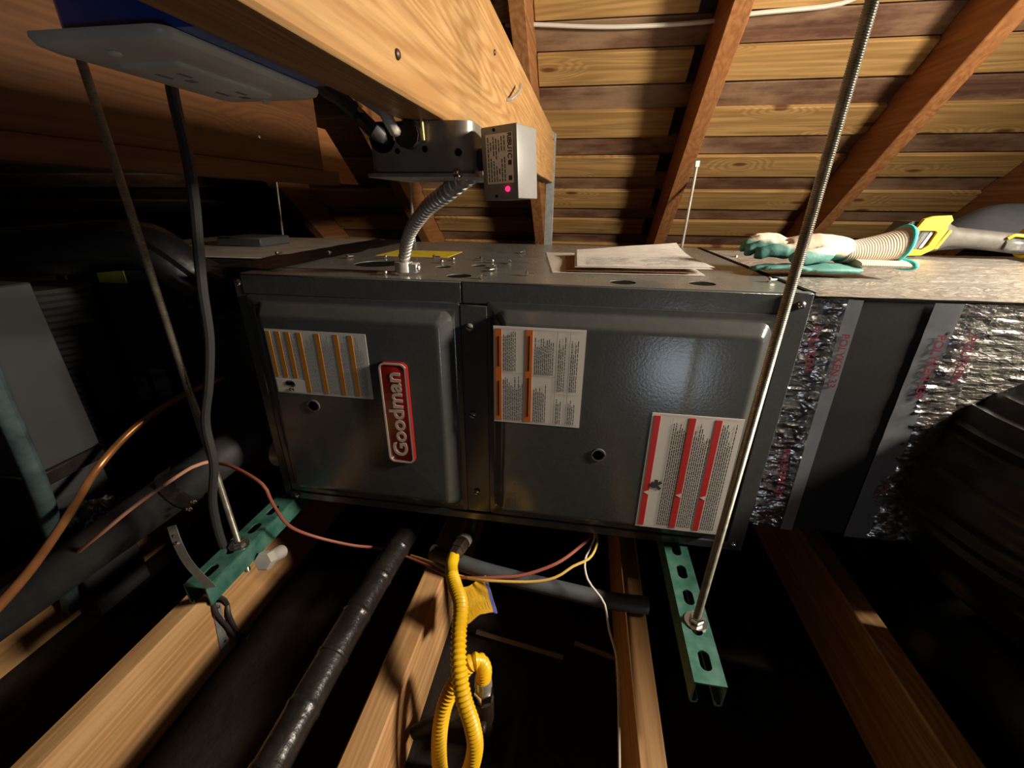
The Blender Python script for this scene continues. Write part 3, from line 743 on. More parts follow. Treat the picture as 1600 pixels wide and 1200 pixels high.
def rod(label, a, b, r, washer_z=None, threads=True, pitch=0.0019, wash=True):
    a, b = Vector(a), Vector(b); d = (b-a).normalized(); ln = (b-a).length
    root = thing('threaded_rod', label, 'rod', a, 'furnace hanger rods')
    n = int(ln/pitch*2) if threads else 2
    pts = [a+d*(ln*i/n) for i in range(n+1)]
    bm = sweep(nb(), pts, (lambda s, an, i: r*(1.0 if i % 2 else 0.86)) if threads else r, 10)
    obj('rod', bm, 'rod_steel', root)
    if washer_z is not None:
        p = a+d*((washer_z-a.z)/d.z)
        bm = nb(); cyl(bm, p, p+Vector((0, 0, 0.0022)), 0.0165, 20); obj('washer', bm, 'zinc_bright', root)
        nut('nut', p+Vector((0, 0, 0.0023)), (0, 0, 1), 0.0098, 0.009, root)
        nut('nut', p-Vector((0, 0, 0.016)), (0, 0, 1), 0.0098, 0.009, root, 'zinc')
    return root
rod('bright threaded rod rising in front of the right end of the furnace', (0.7675, -0.163, -0.50), (0.795, -0.163, 0.95), 0.0056, -FH-0.0044)
rod('thin steel rod dropping behind the white outlet plate to the left green strut', (-0.004, -0.145, -0.515), (-0.0155, -0.143, 0.72), 0.0052, -FH-0.0004)
for lab, pts_ in (('pale thin rod behind the stack of papers hooked to the middle rafter', ((1066, 382), (1090, 253))),
                  ('thin rod dropping behind the junction box to the furnace top', ((648, 384), (639, 262))),
                  ('faint thin rod in the dark above the coil cabinet', ((443, 378), (434, 303)))):
    yr = 1.25 if 'papers' in lab else 0.95
    a, b = ony(*pts_[0], yr), ony(*pts_[1], yr)
    d = b-a; root = thing('hanger_rod', lab, 'rod', a-d*1.2, 'rear hanger rods')
    bm = nb(); cyl(bm, a-d*1.2, b if 'papers' in lab else a+d*2.2, 0.0055, 10); obj('rod', bm, 'rod_steel' if 'faint' in lab else 'zinc', root)
    if 'papers' in lab:
        bm = nb(); box(bm, b+Vector((-0.010, -0.006, -0.020)), b+Vector((0.010, 0.006, 0.006)), 0.003); obj('bracket', bm, 'galvanized', root)

# ================================================================== JUNCTION BOX, RELAY, CONDUIT
jx0, jx1, jy0, jy1, jz0, jz1 = 0.374, 0.468, -0.252, -0.150, 0.131, 0.1730
jb = thing('junction_box', 'dull steel junction box screwed under the bright tie beam', 'junction box', ((jx0+jx1)/2, -0.2, jz0))
bm = nb(); loft(bm, [[(x, y, z) for x, y in rrect(jx0, jx1, jy0, jy1, 0.014, 6)] for z in (jz1, jz0+0.003)]); obj('box', bm, 'box_steel', jb)
bm = nb(); loft(bm, [[(x, y, z) for x, y in rrect(jx0-0.004, jx1+0.004, jy0-0.003, jy1+0.004, 0.012, 6)] for z in (jz0+0.0028, jz0)]); obj('cover_plate', bm, 'galvanized', jb)
def jp(px, py, y=jy0): return ony(px, py, y)
for px, py, r in ((597, 216, 0.0115), (621, 236, 0.0022), (664, 233, 0.0024), (716, 238, 0.003)):
    p = jp(px, py); bm = nb(); cyl(bm, (p.x, jy0-0.0006, min(p.z, 0.163)), (p.x, jy0+0.002, min(p.z, 0.163)), r, 16); obj('knockout', bm, 'dark_void', jb)
p = jp(640, 212); bm = nb(); cyl(bm, (p.x, jy0+0.002, p.z), (p.x, jy0-0.008, p.z), 0.0105, 12); obj('cable_clamp', bm, 'dark_iron', jb)
for dx in (-0.012, 0.013): 
    bm = nb(); cyl(bm, (p.x+dx, jy0-0.004, p.z-0.004), (p.x+dx, jy0-0.006, p.z+0.014), 0.0017, 8); obj('clamp_screw', bm, 'brass', jb)
screw_head('screw', (jx1-0.012, jy0-0.003, jz0+0.001), (0, -1, -0.3), 0.004, 'zinc_bright', jb)
pcab = Vector((p.x, jy0-0.004, p.z))
o = tube('white_cable', [pcab+Vector((0, 0.010, 0)), pcab+Vector((-0.010, -0.004, 0.003)), ony(600, 175, -0.262), ony(560, 148, -0.24), ony(530, 128, -0.2), (0.30, -0.05, 0.24)], 0.0048, 'white_cable', None, 10, 0.006)
tag(o, 'white sheathed cable entering the junction box from the left', 'cable')
pk = jp(600, 215)
o = tube('dark_cable', [Vector((pk.x, jy0+0.003, pk.z)), ony(585, 205, -0.27), ony(560, 180, -0.25), ony(530, 152, -0.27), ony(500, 132, -0.30), (0.372, -0.345, 0.200)], 0.0062, 'black_cable', None, 10, 0.006)
tag(o, 'black cable curving from the blue box to the hole in the junction box', 'cable')
o = tube('thin_wire', [Vector((pk.x+0.003, jy0+0.002, pk.z)), ony(590, 198, -0.268), ony(572, 185, -0.26), ony(555, 160, -0.23), (0.28, -0.06, 0.22)], 0.0016, 'wire_yellow', None, 8, 0.006)
tag(o, 'thin tan wire beside the dark junction box hole', 'wire')
# relay module
RY = -0.252
a_ = [ony(px, py, RY) for px, py in ((737, 203), (796, 198), (825, 296), (758, 314))]
rx0, rx1, rz0, rz1 = 0.474, 0.5085, 0.1135, 0.1690
re = thing('relay_module', 'small grey relay box with a lit red lamp beside the junction box', 'relay', ((rx0+rx1)/2, RY, rz0))
tilt = Matrix.Translation(((rx0+rx1)/2, RY, (rz0+rz1)/2)) @ Matrix.Rotation(math.radians(-20), 4, 'Z') @ Matrix.Rotation(math.radians(-3), 4, 'Y') @ Matrix.Translation((-(rx0+rx1)/2, -RY, -(rz0+rz1)/2))
def rel(name, bm, mtl, flat=False, parent=None):
    bmesh.ops.transform(bm, matrix=tilt, verts=bm.verts); return obj(name, bm, mtl, parent or re, flat=flat)
rel('housing', box(nb(), (rx0, RY, rz0), (rx1, RY+0.036, rz1), 0.0014, 2), 'relay_grey')
lx0, lx1, lz0, lz1 = rx0+0.005, rx1-0.004, rz0+0.0125, rz1-0.006
rl = rel('label', box(nb(), (lx0, RY-0.0004, lz0), (lx1, RY+0.0006, lz1), 0), 'relay_label')
bm = nb()
for k in range(7):
    x = lx0+0.0016+k*0.0026; z = lz0+0.0015
    if k > 6: break
    while z < lz1-0.003:
        l_ = rng.uniform(0.001, 0.0045); e = min(z+l_, lz1-0.002)
        if rng.random() < 0.8: bm.faces.new([bm.verts.new((a, RY-0.0007, c)) for a, c in ((x, z), (x+0.0009, z), (x+0.0009, e), (x, e))])
        z += l_+0.0007
rel('printed_lines', bm, 'print_dark', True, rl)
M_ = tilt @ frame((lx1-0.0030, RY-0.0007, lz1-0.0095), (0, 0, -1), (1, 0, 0))
text_obj('model_print', 'RIBU1C', 0.0056, M_, 'print_dark', rl, 0.0001, 0.0001)
for xx, zz in ((lx1-0.0045, lz0+0.002), (lx1-0.0045, lz0+0.0135)):
    rel('print_square', box(nb(), (xx, RY-0.0008, zz), (xx+0.003, RY-0.0003, zz+0.0035)), 'print_dark', False, rl)
bm = nb(); sweep(bm, [Vector((rx1-0.010, RY+0.001, rz0+0.008)), Vector((rx1-0.010, RY-0.0012, rz0+0.008)), Vector((rx1-0.010, RY-0.002, rz0+0.008))], lambda s, a, i: 0.0022*(1, .95, .5)[i], 12); rel('lamp', bm, 'led_red')
for xx, zz in ((rx0+0.013, rz1-0.003), (rx0+0.013, rz0+0.003)):
    bm = nb(); cyl(bm, (xx, RY-0.0003, zz), (xx, RY+0.001, zz), 0.0013, 10); rel('screw_hole', bm, 'dark_void')
bm = nb(); cyl(bm, (jx1-0.002, -0.225, 0.146), (rx0+0.004, -0.232, 0.146), 0.009, 14); obj('nipple', bm, 'dark_iron', re)
# flexible metal conduit
cf = onz(632, 428, 0.0)
cpts = [Vector((0.455, -0.20, jz0+0.004)), ony(735, 272, -0.195), ony(700, 300, -0.16), ony(665, 328, -0.09), ony(640, 365, -0.01), ony(632, 400, 0.045), Vector((cf.x, cf.y, 0.014))]
cd = thing('metal_conduit', 'silver ribbed flexible conduit dropping from the junction box to the furnace', 'conduit', (cf.x, cf.y, 0.0))
P_, R_ = ribs(cpts, 0.0120, [(0.0, 0.0066), (0.10, 0.0090), (0.45, 0.0098), (0.80, 0.0090), (0.90, 0.0066)])
obj('armour', sweep(nb(), P_, lambda s, a, i: R_[i], 16), 'zinc', cd)
bm = nb(); cyl(bm, (cf.x, cf.y, 0.0), (cf.x, cf.y, 0.020), 0.0150, 16); obj('connector', bm, 'zinc', cd)
nut('locknut', (cf.x, cf.y, 0.0), (0, 0, 1), 0.021, 0.005, cd)
bx('clamp_block', (cf.x+0.010, cf.y-0.009, 0.003), (cf.x+0.026, cf.y+0.009, 0.019), 'zinc', cd, 0.002)
screw_head('clamp_screw', (cf.x+0.026, cf.y-0.002, 0.011), (1, -0.5, 0), 0.006, 'zinc_bright', cd)

# ================================================================== OUTLET IN A BLUE BOX ON THE BEAM
ox0, ox1, oy0, oy1, oz = 0.3215, 0.3915, -0.454, -0.340, 0.1705
ou = thing('wall_outlet', 'white outlet plate facing down on a blue plastic box beside the beam', 'outlet', ((ox0+ox1)/2, (oy0+oy1)/2, oz))
bm = nb()
loft(bm, [[(x, y, z) for x, y in rrect(ox0+i_, ox1-i_, oy0+i_, oy1-i_, 0.006, 5)] for i_, z in ((0.0, oz+0.0062), (0.0, oz+0.0045), (0.0012, oz+0.0022), (0.005, oz+0.0004), (0.012, oz))])
obj('cover_plate', bm, 'white_plastic', ou)
cx, cy = (ox0+ox1)/2, (oy0+oy1)/2
bm = nb(); loft(bm, [[(x, y, z) for x, y in rrect(cx-0.0165+i_, cx+0.0165-i_, cy-0.0335+i_, cy+0.0335-i_, 0.003, 4)] for i_, z in ((0, oz+0.001), (0, oz-0.0014), (0.001, oz-0.002))]); dv = obj('receptacle', bm, 'white_plastic', ou)
for dy in (-0.019, 0.019):
    for dx, w2, l2 in ((-0.006, 0.0011, 0.0045), (0.006, 0.0011, 0.0038), (0.0, 0.0022, 0.0022)):
        yy = cy+dy+(0.010 if w2 > 0.002 else 0)
        bm = nb(); box(bm, (cx+dx-w2, yy-l2, oz-0.0023), (cx+dx+w2, yy+l2, oz-0.0012)); obj('slot', bm, 'print_grey', dv)
for dy in (-0.048, 0.048): screw_head('screw', (cx, cy+dy, oz), (0, 0, -1), 0.0026, 'white_plastic', ou)
bm = nb(); loft(bm, [[(x, y, z) for x, y in rrect(0.3335, 0.4070, oy0+0.006, oy1-0.010, 0.005, 4)] for z in (oz+0.0064, oz+0.088)]); bb = obj('blue_box', bm, 'blue_plastic', ou)
for yy in (oy0+0.030, oy0+0.088):
    bm = nb(); box(bm, (0.4060, yy-0.003, oz+0.0066), (0.4078, yy+0.003, oz+0.080), 0.0004); obj('rib', bm, 'blue_plastic', bb)
for yy in (oy0+0.02, oy0+0.05, oy0+0.08):
    bm = nb(); box(bm, (0.3315, yy-0.002, oz+0.0066), (0.3337, yy+0.002, oz+0.080), 0.0004); obj('rib', bm, 'blue_plastic', bb)
# black flex hanging down past the left rod
o = tube('black_cable', [ony(262, 60, -0.13), ony(266, 120, -0.13), ony(275, 170, -0.13), ony(291, 235, -0.135), ony(303, 310, -0.14), ony(309, 375, -0.14), ony(316, 450, -0.14), ony(327, 530, -0.14), ony(326, 600, -0.145), ony(321, 660, -0.15), ony(334, 725, -0.155), ony(333, 790, -0.16), ony(352, 858, -0.15), (-0.06, -0.10, -0.52)], 0.0065, 'black_cable', None, 10, 0.012)
tag(o, 'long black cable hanging beside the thin left rod', 'cable')

# ================================================================== PAPERS, GLOVES, POWER TOOL
def sheet(name, corners, z, th, material, label, curl=0.0, group=None, seed=0):
    c = [Vector((p[0], p[1], 0)) for p in corners]
    def f(u, v):
        p = c[0]*(1-u)*(1-v)+c[1]*u*(1-v)+c[2]*u*v+c[3]*(1-u)*v
        return Vector((p.x, p.y, z+th + curl*max(0, v-0.45)**2*4*(0.4+u) + 0.0008*noise.noise((u*3+seed, v*3, seed))))
    bm = nb(); grid(bm, f, 14, 14); bmesh.ops.solidify(bm, geom=bm.faces[:], thickness=th)
    o = obj(name, bm, material); tag(o, label, 'paper', group); return o
pp = lambda px, py: onz(px, py, 0.0)
a, b, c, d = pp(880, 428), pp(1085, 433), pp(1035, 400), pp(850, 396)
sheet('paper_sheet', [(0.515, 0.105), (0.770, 0.125), (0.775, 0.46), (0.475, 0.43)], 0.0006, 0.0008, 'paper_back', 'loose white sheet at the bottom of the pile on the furnace', 0.0, 'papers on the furnace', 1)
sheet('kraft_envelope', [(0.536, 0.113), (0.75, 0.130), (0.735, 0.375), (0.525, 0.345)], 0.0020, 0.0022, 'kraft', 'brown envelope sticking out of the pile of papers on the furnace', 0.0, 'papers on the furnace', 2)
bk = sheet('manual_booklet', [(0.552, 0.112), (0.783, 0.135), (0.772, 0.405), (0.545, 0.360)], 0.0052, 0.0055, 'paper', 'thick white printed booklet on top of the pile with a lifted corner', 0.004, 'papers on the furnace', 3)
o = sheet('paper_sheet', [(0.556, 0.118), (0.790, 0.150), (0.776, 0.440), (0.550, 0.352)], 0.0112, 0.0009, 'paper', 'printed sheet lying on the booklet, its far right corner curling up', 0.010, 'papers on the furnace', 4)
bm = nb()
for k in range(15):
    v0 = 0.08+k*0.028
    for u0, u1 in ((0.08, 0.44), (0.52, 0.90)):
        uu = u0
        while uu < u1:
            l_ = rng.uniform(0.02, 0.08); e = min(uu+l_, u1)
            def g(u, v):
                c4 = [Vector((0.556, 0.118)), Vector((0.790, 0.150)), Vector((0.776, 0.440)), Vector((0.550, 0.352))]
                p = c4[0]*(1-u)*(1-v)+c4[1]*u*(1-v)+c4[2]*u*v+c4[3]*(1-u)*v
                return Vector((p.x, p.y, 0.0121+0.0013+0.010*max(0, v-0.45)**2*4*(0.4+u)))
            if rng.random() < 0.75: bm.faces.new([bm.verts.new(g(*t)) for t in ((uu, v0), (e, v0), (e, v0+0.009), (uu, v0+0.009))])
            uu += l_+0.015
obj('printed_lines', bm, 'print_grey', o, flat=True)

def skin(verts, edges, rads, sub=2):
    me = bpy.data.meshes.new('tmp'); me.from_pydata([tuple(v) for v in verts], edges, [])
    o = bpy.data.objects.new('tmp', me); COL.objects.link(o)
    md = o.modifiers.new('s', 'SKIN'); md.use_smooth_shade = True
    sd = o.modifiers.new('d', 'SUBSURF'); sd.levels = sub; sd.render_levels = sub
    for i, r in enumerate(rads):
        sv = me.skin_vertices[0].data[i]; sv.radius = r if isinstance(r, tuple) else (r, r); sv.use_root = (i == 0)
    me2 = evald(o); bpy.data.objects.remove(o); bpy.data.meshes.remove(me)
    bm = nb(); bm.from_mesh(me2); bpy.data.meshes.remove(me2); return bm
def glove(label, O, ang, zs, flip, material, cuff_up, S=1.0):
    """fingers point to local -x, cuff to +x"""
    R_ = Matrix.Rotation(ang, 4, 'Z'); T_ = Matrix.Translation(O) @ R_ @ Matrix.Scale(S, 4)
    root = thing('work_glove', label, 'glove', O, 'pair of work gloves')
    sgn = -1 if flip else 1
    parts = nb()
    # palm as a lofted flattened tube
    def ell(x, cy, cz, ry, rz, n=18): return [(x, cy+ry*math.cos(2*math.pi*k/n), cz+rz*math.sin(2*math.pi*k/n)*(1.0 if math.sin(2*math.pi*k/n) > 0 else 0.85)) for k in range(n)]
    loft(parts, [ell(*t) for t in ((-0.062, 0, .026, .030, .011), (-0.055, 0, .026, .040, .017), (-0.03, 0, .028, .046, .021), (0.0, 0, .029, .047, .023), (0.03, 0, .027, .044, .023), (0.055, 0, .026, .040, .022), (0.068, 0, .026, .038, .020))])
    # fingers
    for k, (yy, ln, zz, bend) in enumerate(((-0.032, .062, .018, .012), (-0.011, .078, .024, .016), (0.011, .083, .030, .018), (0.032, .070, .033, .014))):
        yy *= sgn
        pts = [Vector((-0.045, yy*0.95, .026)), Vector((-0.07, yy, zz+.004)), Vector((-0.07-ln*.45, yy*1.05, zz+.006)), Vector((-0.07-ln*.8, yy*1.02, zz)), Vector((-0.07-ln, yy, zz-bend*.6))]
        P2 = crom(pts, 0.006); n_ = len(P2)
        sweep(parts, P2, lambda s, a, i, n_=n_: 0.0125*(1-0.18*i/n_)*(1 if i < n_-2 else (0.75 if i == n_-2 else 0.35))*(1+0.05*math.sin(i*1.9)), 12)
    pts = [Vector((0.02, -0.036*sgn, .022)), Vector((-0.01, -0.056*sgn, .019)), Vector((-0.045, -0.068*sgn, .016)), Vector((-0.072, -0.066*sgn, .014))]
    P2 = crom(pts, 0.006); n_ = len(P2)
    sweep(parts, P2, lambda s, a, i: 0.0140*(1-0.15*i/n_)*(1 if i < n_-2 else (0.75 if i == n_-2 else 0.35)), 12)
    for v in parts.verts:
        v.co.z = v.co.z*zs + 0.0025*noise.noise(v.co*38); v.co.y += 0.003*noise.noise(v.co*22+Vector((5, 0, 0)))
        v.co.z = max(v.co.z, 0.0006)
    # weld the pieces into one continuous skin
    me = bpy.data.meshes.new('tmp'); bmesh.ops.recalc_face_normals(parts, faces=parts.faces); parts.to_mesh(me); parts.free()
    t = bpy.data.objects.new('tmp', me); COL.objects.link(t)
    rm = t.modifiers.new('r', 'REMESH'); rm.mode = 'VOXEL'; rm.voxel_size = 0.0028
    sm = t.modifiers.new('s', 'SMOOTH'); sm.iterations = 4; sm.factor = 0.5
    me2 = evald(t); bpy.data.objects.remove(t); bpy.data.meshes.remove(me)
    bm = nb(); bm.from_mesh(me2); bpy.data.meshes.remove(me2)
    bmesh.ops.transform(bm, matrix=T_, verts=bm.verts); hand = obj('hand', bm, material, root)
    # flared knitted cuff and its coloured hem
    lps = []
    for i in range(13):
        t_ = i/12; x = 0.060+0.100*t_
        lps.append([(x+(cuff_up*0.25*(z_-0.026)), y_, max(0.0008, z_)) for _, y_, z_ in ell(x, 0, .026+cuff_up*t_*t_*0.018, .038+.010*t_, (.020+.012*t_*(1 if cuff_up else 0))*zs*(1+.006*(i % 2)), 28)])
    inner = [[(x-0.0, y_*0.93, max(0.002, (z_-.026)*0.9+.026)) for x, y_, z_ in lps[-1]]] + [[(x-0.03, y_*0.72, max(0.006, (z_-.030)*0.5+.030)) for x, y_, z_ in lps[-1]]]
    bm = nb(); loft(bm, lps+inner); bmesh.ops.transform(bm, matrix=T_, verts=bm.verts); cu_ = obj('cuff', bm, 'cuff_knit', root)
    ring = [Vector(p) for p in lps[-1]]; ring = ring+[ring[0]]
    bm = nb(); sweep(bm, ring, 0.0042, 8, False); bmesh.ops.transform(bm, matrix=T_, verts=bm.verts); obj('hem', bm, 'teal_trim', root)
    return root
glove('teal rubber glove lying underneath, palm side showing beside the rod', Vector((0.968, 0.180, 0.002)), math.radians(5), 0.48, True, 'glove_under', 0.0, 0.77)
glove('cream knitted glove with teal palm on top, cuff flared toward the power tool', Vector((0.960, 0.205, 0.016)), math.radians(-2), 1.30, False, 'glove_top', 1.0, 0.76)

# cordless power tool lying on its side: battery foot left, grip running right
D0 = Vector((1.300, 0.565, 0.003))
pt = thing('cordless_tool', 'yellow and black cordless power tool lying on the foil plenum', 'power tool', D0)
ex = Vector((math.cos(-0.12), math.sin(-0.12), 0)); ey = Vector((-ex.y, ex.x, 0)); ez = Vector((0, 0, 1))
def dp(x, y, z): return D0 + ex*x + ey*y + ez*z
def dbox(name, pts8, material, parent=None, bev=0.003):
    bm = nb(); loft(bm, [[dp(*p) for p in pts8[:4]], [dp(*p) for p in pts8[4:]]])
    bmesh.ops.bevel(bm, geom=bm.edges[:], offset=bev, segments=2, affect='EDGES'); return obj(name, bm, material, parent or pt)
def quad(x0, x1, x2, x3, z0, z1, y): return [(x0, y, z0), (x1, y, z0), (x2, y, z1), (x3, y, z1)]
dbox('battery', quad(-0.035, 0.022, 0.052, 0.006, 0.001, 0.076, -0.032)+quad(-0.035, 0.022, 0.052, 0.006, 0.001, 0.076, 0.045), 'tool_black')
# yellow housing frame on the near face
fo_ = [(-0.012, 0.001), (0.040, 0.004), (0.060, 0.018), (0.072, 0.060), (0.070, 0.068), (0.076, 0.080), (0.070, 0.090), (0.040, 0.088), (0.024, 0.082)]
fi_ = [(0.004, 0.016), (0.038, 0.016), (0.048, 0.026), (0.056, 0.054), (0.052, 0.058), (0.022, 0.058)]
bm = nb(); plate(bm, fo_, [fi_], 0.012, lambda u, v, w2: dp(u, -0.033-w2, v)); bmesh.ops.bevel(bm, geom=[e for e in bm.edges if e.calc_face_angle(0) > 1], offset=0.0015, segments=1, affect='EDGES'); obj('yellow_frame', bm, 'tool_yellow', pt)
bm = nb(); plate(bm, [(p[0], p[1]) for p in fi_], [], 0.004, lambda u, v, w2: dp(u, -0.032-w2, v)); obj('window', bm, 'tool_window', pt)
for xa in (0.018, 0.034):
    dbox('window_bar', [(xa, -0.038, 0.018), (xa+0.007, -0.038, 0.018), (xa+0.019, -0.038, 0.055), (xa+0.012, -0.038, 0.055)]+[(xa, -0.036, 0.018), (xa+0.007, -0.036, 0.018), (xa+0.019, -0.036, 0.055), (xa+0.012, -0.036, 0.055)], 'tool_black' if xa < 0.02 else 'galvanized', None, 0.0005)
def rr3(x, yc, zc, hy, hz, r=0.45, n=4, sk=0.0): return [dp(x+sk*(v-zc), u, v) for u, v in rrect(yc-hy, yc+hy, zc-hz, zc+hz, min(hy, hz)*r*2*0.95, n)]
bm = nb(); loft(bm, [rr3(*t) for t in ((0.050, 0.002, 0.045, .034, .040), (0.066, 0.002, 0.046, .035, .040), (0.082, 0.002, 0.047, .033, .037), (0.094, 0.002, 0.045, .027, .027), (0.108, 0.0, 0.043, .022, .022), (0.150, -0.001, 0.040, .0215, .021), (0.200, -0.003, 0.035, .022, .021), (0.235, -0.004, 0.032, .024, .022), (0.262, -0.004, 0.030, .026, .024))]); obj('grip', bm, 'tool_grey', pt)
dbox('yellow_accent', [(0.066, -0.0365, 0.018), (0.072, -0.0365, 0.018), (0.088, -0.0345, 0.058), (0.083, -0.0345, 0.060)]+[(0.066, -0.030, 0.018), (0.072, -0.030, 0.018), (0.088, -0.028, 0.058), (0.083, -0.028, 0.060)], 'tool_yellow', None, 0.001)
bm = nb(); loft(bm, [rr3(*t) for t in ((0.196, -0.022, 0.030, .009, .010), (0.205, -0.024, 0.030, .012, .014), (0.228, -0.025, 0.029, .012, .014), (0.236, -0.024, 0.028, .009, .010))]); obj('trigger', bm, 'tool_window', pt)
bm = nb(); sweep(bm, crom([dp(0.196, -0.028, 0.044), dp(0.205, -0.030, 0.051), dp(0.235, -0.032, 0.048), dp(0.262, -0.032, 0.046)], 0.006), 0.0032, 8); obj('yellow_trim', bm, 'tool_yellow', pt)
bm = nb(); loft(bm, [rr3(*t) for t in ((0.245, -0.004, 0.036, .034, .034), (0.262, -0.004, 0.042, .040, .041), (0.33, -0.004, 0.044, .042, .043), (0.36, -0.004, 0.044, .036, .036))]); obj('motor_housing', bm, 'tool_yellow', pt)
bm = nb(); cyl(bm, dp(0.262, -0.030, 0.010), dp(0.262, -0.052, 0.006), 0.008, 12); obj('foot_knob', bm, 'tool_black', pt)
# grey tarp heaped behind the tool
def tarp(u, v):
    x = 1.44+0.80*u; y = 0.66+0.28*v
    h_ = 0.16*math.sin(math.pi*min(1, max(0, u*0.9+0.02)))**0.7*math.sin(math.pi*min(1, v*0.96+0.02))**0.6*(0.8+0.5*noise.noise((x*5, y*6, 0)))
    return Vector((x, y, 0.001+max(0, h_) - (0.5*max(0, y-0.66)*0.0)))
bm = nb(); grid(bm, tarp, 40, 26); bmesh.ops.solidify(bm, geom=bm.faces[:], thickness=-0.002)
tag(obj('tarp', bm, 'tarp_grey'), 'heaped grey plastic sheet behind the power tool at the right edge', 'tarp')

# ================================================================== GAS LINE
gh = thing('gas_hose', 'yellow corrugated gas hose hanging in a loop under the furnace', 'hose', (0.40, -0.20, -0.75))
g0 = Vector((0.385, 0.055, -0.492))
pts = [ony(709, 868, -0.045), ony(705, 888, -0.075), ony(711, 915, -0.12), ony(720, 945, -0.165), ony(717, 990, -0.21), ony(717, 1040, -0.245), ony(724, 1090, -0.268), ony(738, 1135, -0.280), ony(742, 1172, -0.285), ony(730, 1212, -0.288), ony(707, 1232, -0.285), ony(690, 1212, -0.278), ony(686, 1160, -0.268), ony(694, 1105, -0.252), ony(713, 1064, -0.238), ony(733, 1038, -0.226), ony(748, 1033, -0.220), ony(756, 1045, -0.217), ony(755, 1062, -0.216)]
P_, R_ = ribs(pts, 0.0072, [(0.0, 0.0099), (0.25, 0.0116), (0.5, 0.0127), (0.75, 0.0116)], 0.055)
obj('hose', sweep(nb(), P_, lambda s, a, i: R_[i], 18), 'yellow_hose', gh)
pa_ = pts[0]; d_ = (ony(735, 830, 0.03)-pa_).normalized()
bm = nb(); sweep(bm, [pa_-d_*0.004, pa_+d_*0.012, pa_+d_*0.0125, pa_+d_*0.030, pa_+d_*0.0305, pa_+d_*0.040], lambda s, a, i: (0.0135, 0.0150, 0.0165, 0.0165, 0.013, 0.013)[i], 6); obj('flare_nut', bm, 'dark_iron', gh)
bm = nb(); cyl(bm, pa_+d_*0.040, pa_+d_*0.052, 0.0155, 14); obj('coupling', bm, 'pvc', gh)
bm = nb(); sweep(bm, crom([pa_+d_*0.052, pa_+d_*0.075, ony(737, 828, 0.03), Vector((0.385, 0.07, -0.44))], 0.01), 0.0115, 12); obj('nipple', bm, 'dark_iron', gh)
# yellow hang tag with blue edge
tg = [ony(719, 916, -0.128), ony(758, 903, -0.085), ony(778, 955, -0.105), ony(727, 973, -0.155)]
bm = nb()
def tgf(u, v):
    p = tg[0]*(1-u)*(1-v)+tg[1]*u*(1-v)+tg[2]*u*v+tg[3]*(1-u)*v
    return p + Vector((0, -0.006*math.sin(u*5+v*2)+0.003*noise.noise((u*4, v*4, 1)), 0))
grid(bm, tgf, 12, 14); bmesh.ops.solidify(bm, geom=bm.faces[:], thickness=0.0006); tgo = obj('hang_tag', bm, 'yellow_tag', gh)
bm = nb(); grid(bm, lambda u, v: tgf(0.88+0.12*u, v)+Vector((0, -0.0012, 0)), 2, 14); obj('tag_edge', bm, 'tag_blue', tgo, flat=True)
bm = nb()
for k in range(7):
    for v0, v1 in ((0.12, 0.4), (0.45, 0.62), (0.68, 0.88)):
        u0 = 0.16+k*0.10; bm.faces.new([bm.verts.new(tgf(a, b)+Vector((0, -0.0012, 0))) for a, b in ((u0, v0), (u0+0.018, v0), (u0+0.018, v1), (u0, v1))])
mat('tag_print', (0.52, 0.30, 0.01), 0.6)
obj('printed_lines', bm, 'tag_print', tgo, flat=True)
# second end: flare fitting on the iron shut-off pipe
gp = thing('gas_pipe', 'black iron gas pipe and shut-off rising to the far end of the yellow hose', 'pipe', (0.42, -0.12, ZF))
pe = pts[-1]
bm = nb(); sweep(bm, [pe+Vector((0, 0, 0.004)), pe+Vector((0, 0, -0.012)), pe+Vector((0, 0, -0.0125)), pe+Vector((0, 0, -0.024))], lambda s, a, i: (0.0135, 0.0145, 0.0125, 0.0125)[i], 16); obj('flare_nut', bm, 'zinc', gp)
nut('union_nut', pe+Vector((0, 0, -0.046)), (0, 0, 1), 0.0165, 0.021, gp, 'zinc_bright')
bm = nb(); sweep(bm, [pe+Vector((0, 0, -0.045)), pe+Vector((0, 0, -0.10)), pe+Vector((0, 0, -0.101)), Vector((pe.x, pe.y, ZF+0.001))], lambda s, a, i: (0.0165, 0.0165, 0.0135, 0.0135)[i], 14); obj('riser', bm, 'dark_iron', gp)
a, b = ony(718, 1108, -0.235), ony(650, 1143, -0.255)
bm = nb(); cyl(bm, a+(a-b)*0.25, b+(b-a)*0.05, 0.0105, 14); obj('branch', bm, 'black_rubber', gp)
bm = nb(); box(bm, pe+Vector((-0.008, -0.030, -0.092)), pe+Vector((0.008, -0.012, -0.080)), 0.003); obj('valve_handle', bm, 'dark_iron', gp)

# ================================================================== PIPES AND WIRES
def banded(r, every, amp): return lambda s, a, i: r*(1+0.02*noise.noise((s*40, math.cos(a)*2, math.sin(a)*2))) + (amp if (s % every) < 0.006 else 0)
o = tube('wrapped_pipe', [(0.244, 0.35, -0.53), (0.238, 0.05, -0.535), (0.230, -0.08, -0.538), (0.224, -0.22, -0.541), (0.222, -0.40, -0.545), (0.221, -0.95, -0.552)], banded(0.0235, 0.075, 0.0015), 'black_tape', None, 20, 0.003)
tag(o, 'glossy black tape-wrapped pipe running toward the viewer left of the yellow hose', 'pipe')
mat('drain_foam', (0.060, 0.064, 0.070), 0.55, 0.0, (0.085, 0.090, 0.096), 14, 60, 0.2)
o = tube('drain_pipe', [onz(675, 862, -0.552), onz(740, 886, -0.556), onz(800, 903, -0.56), onz(880, 922, -0.565), onz(950, 938, -0.568), onz(1012, 946, -0.569)], 0.0155, 'drain_foam', None, 18, 0.01)
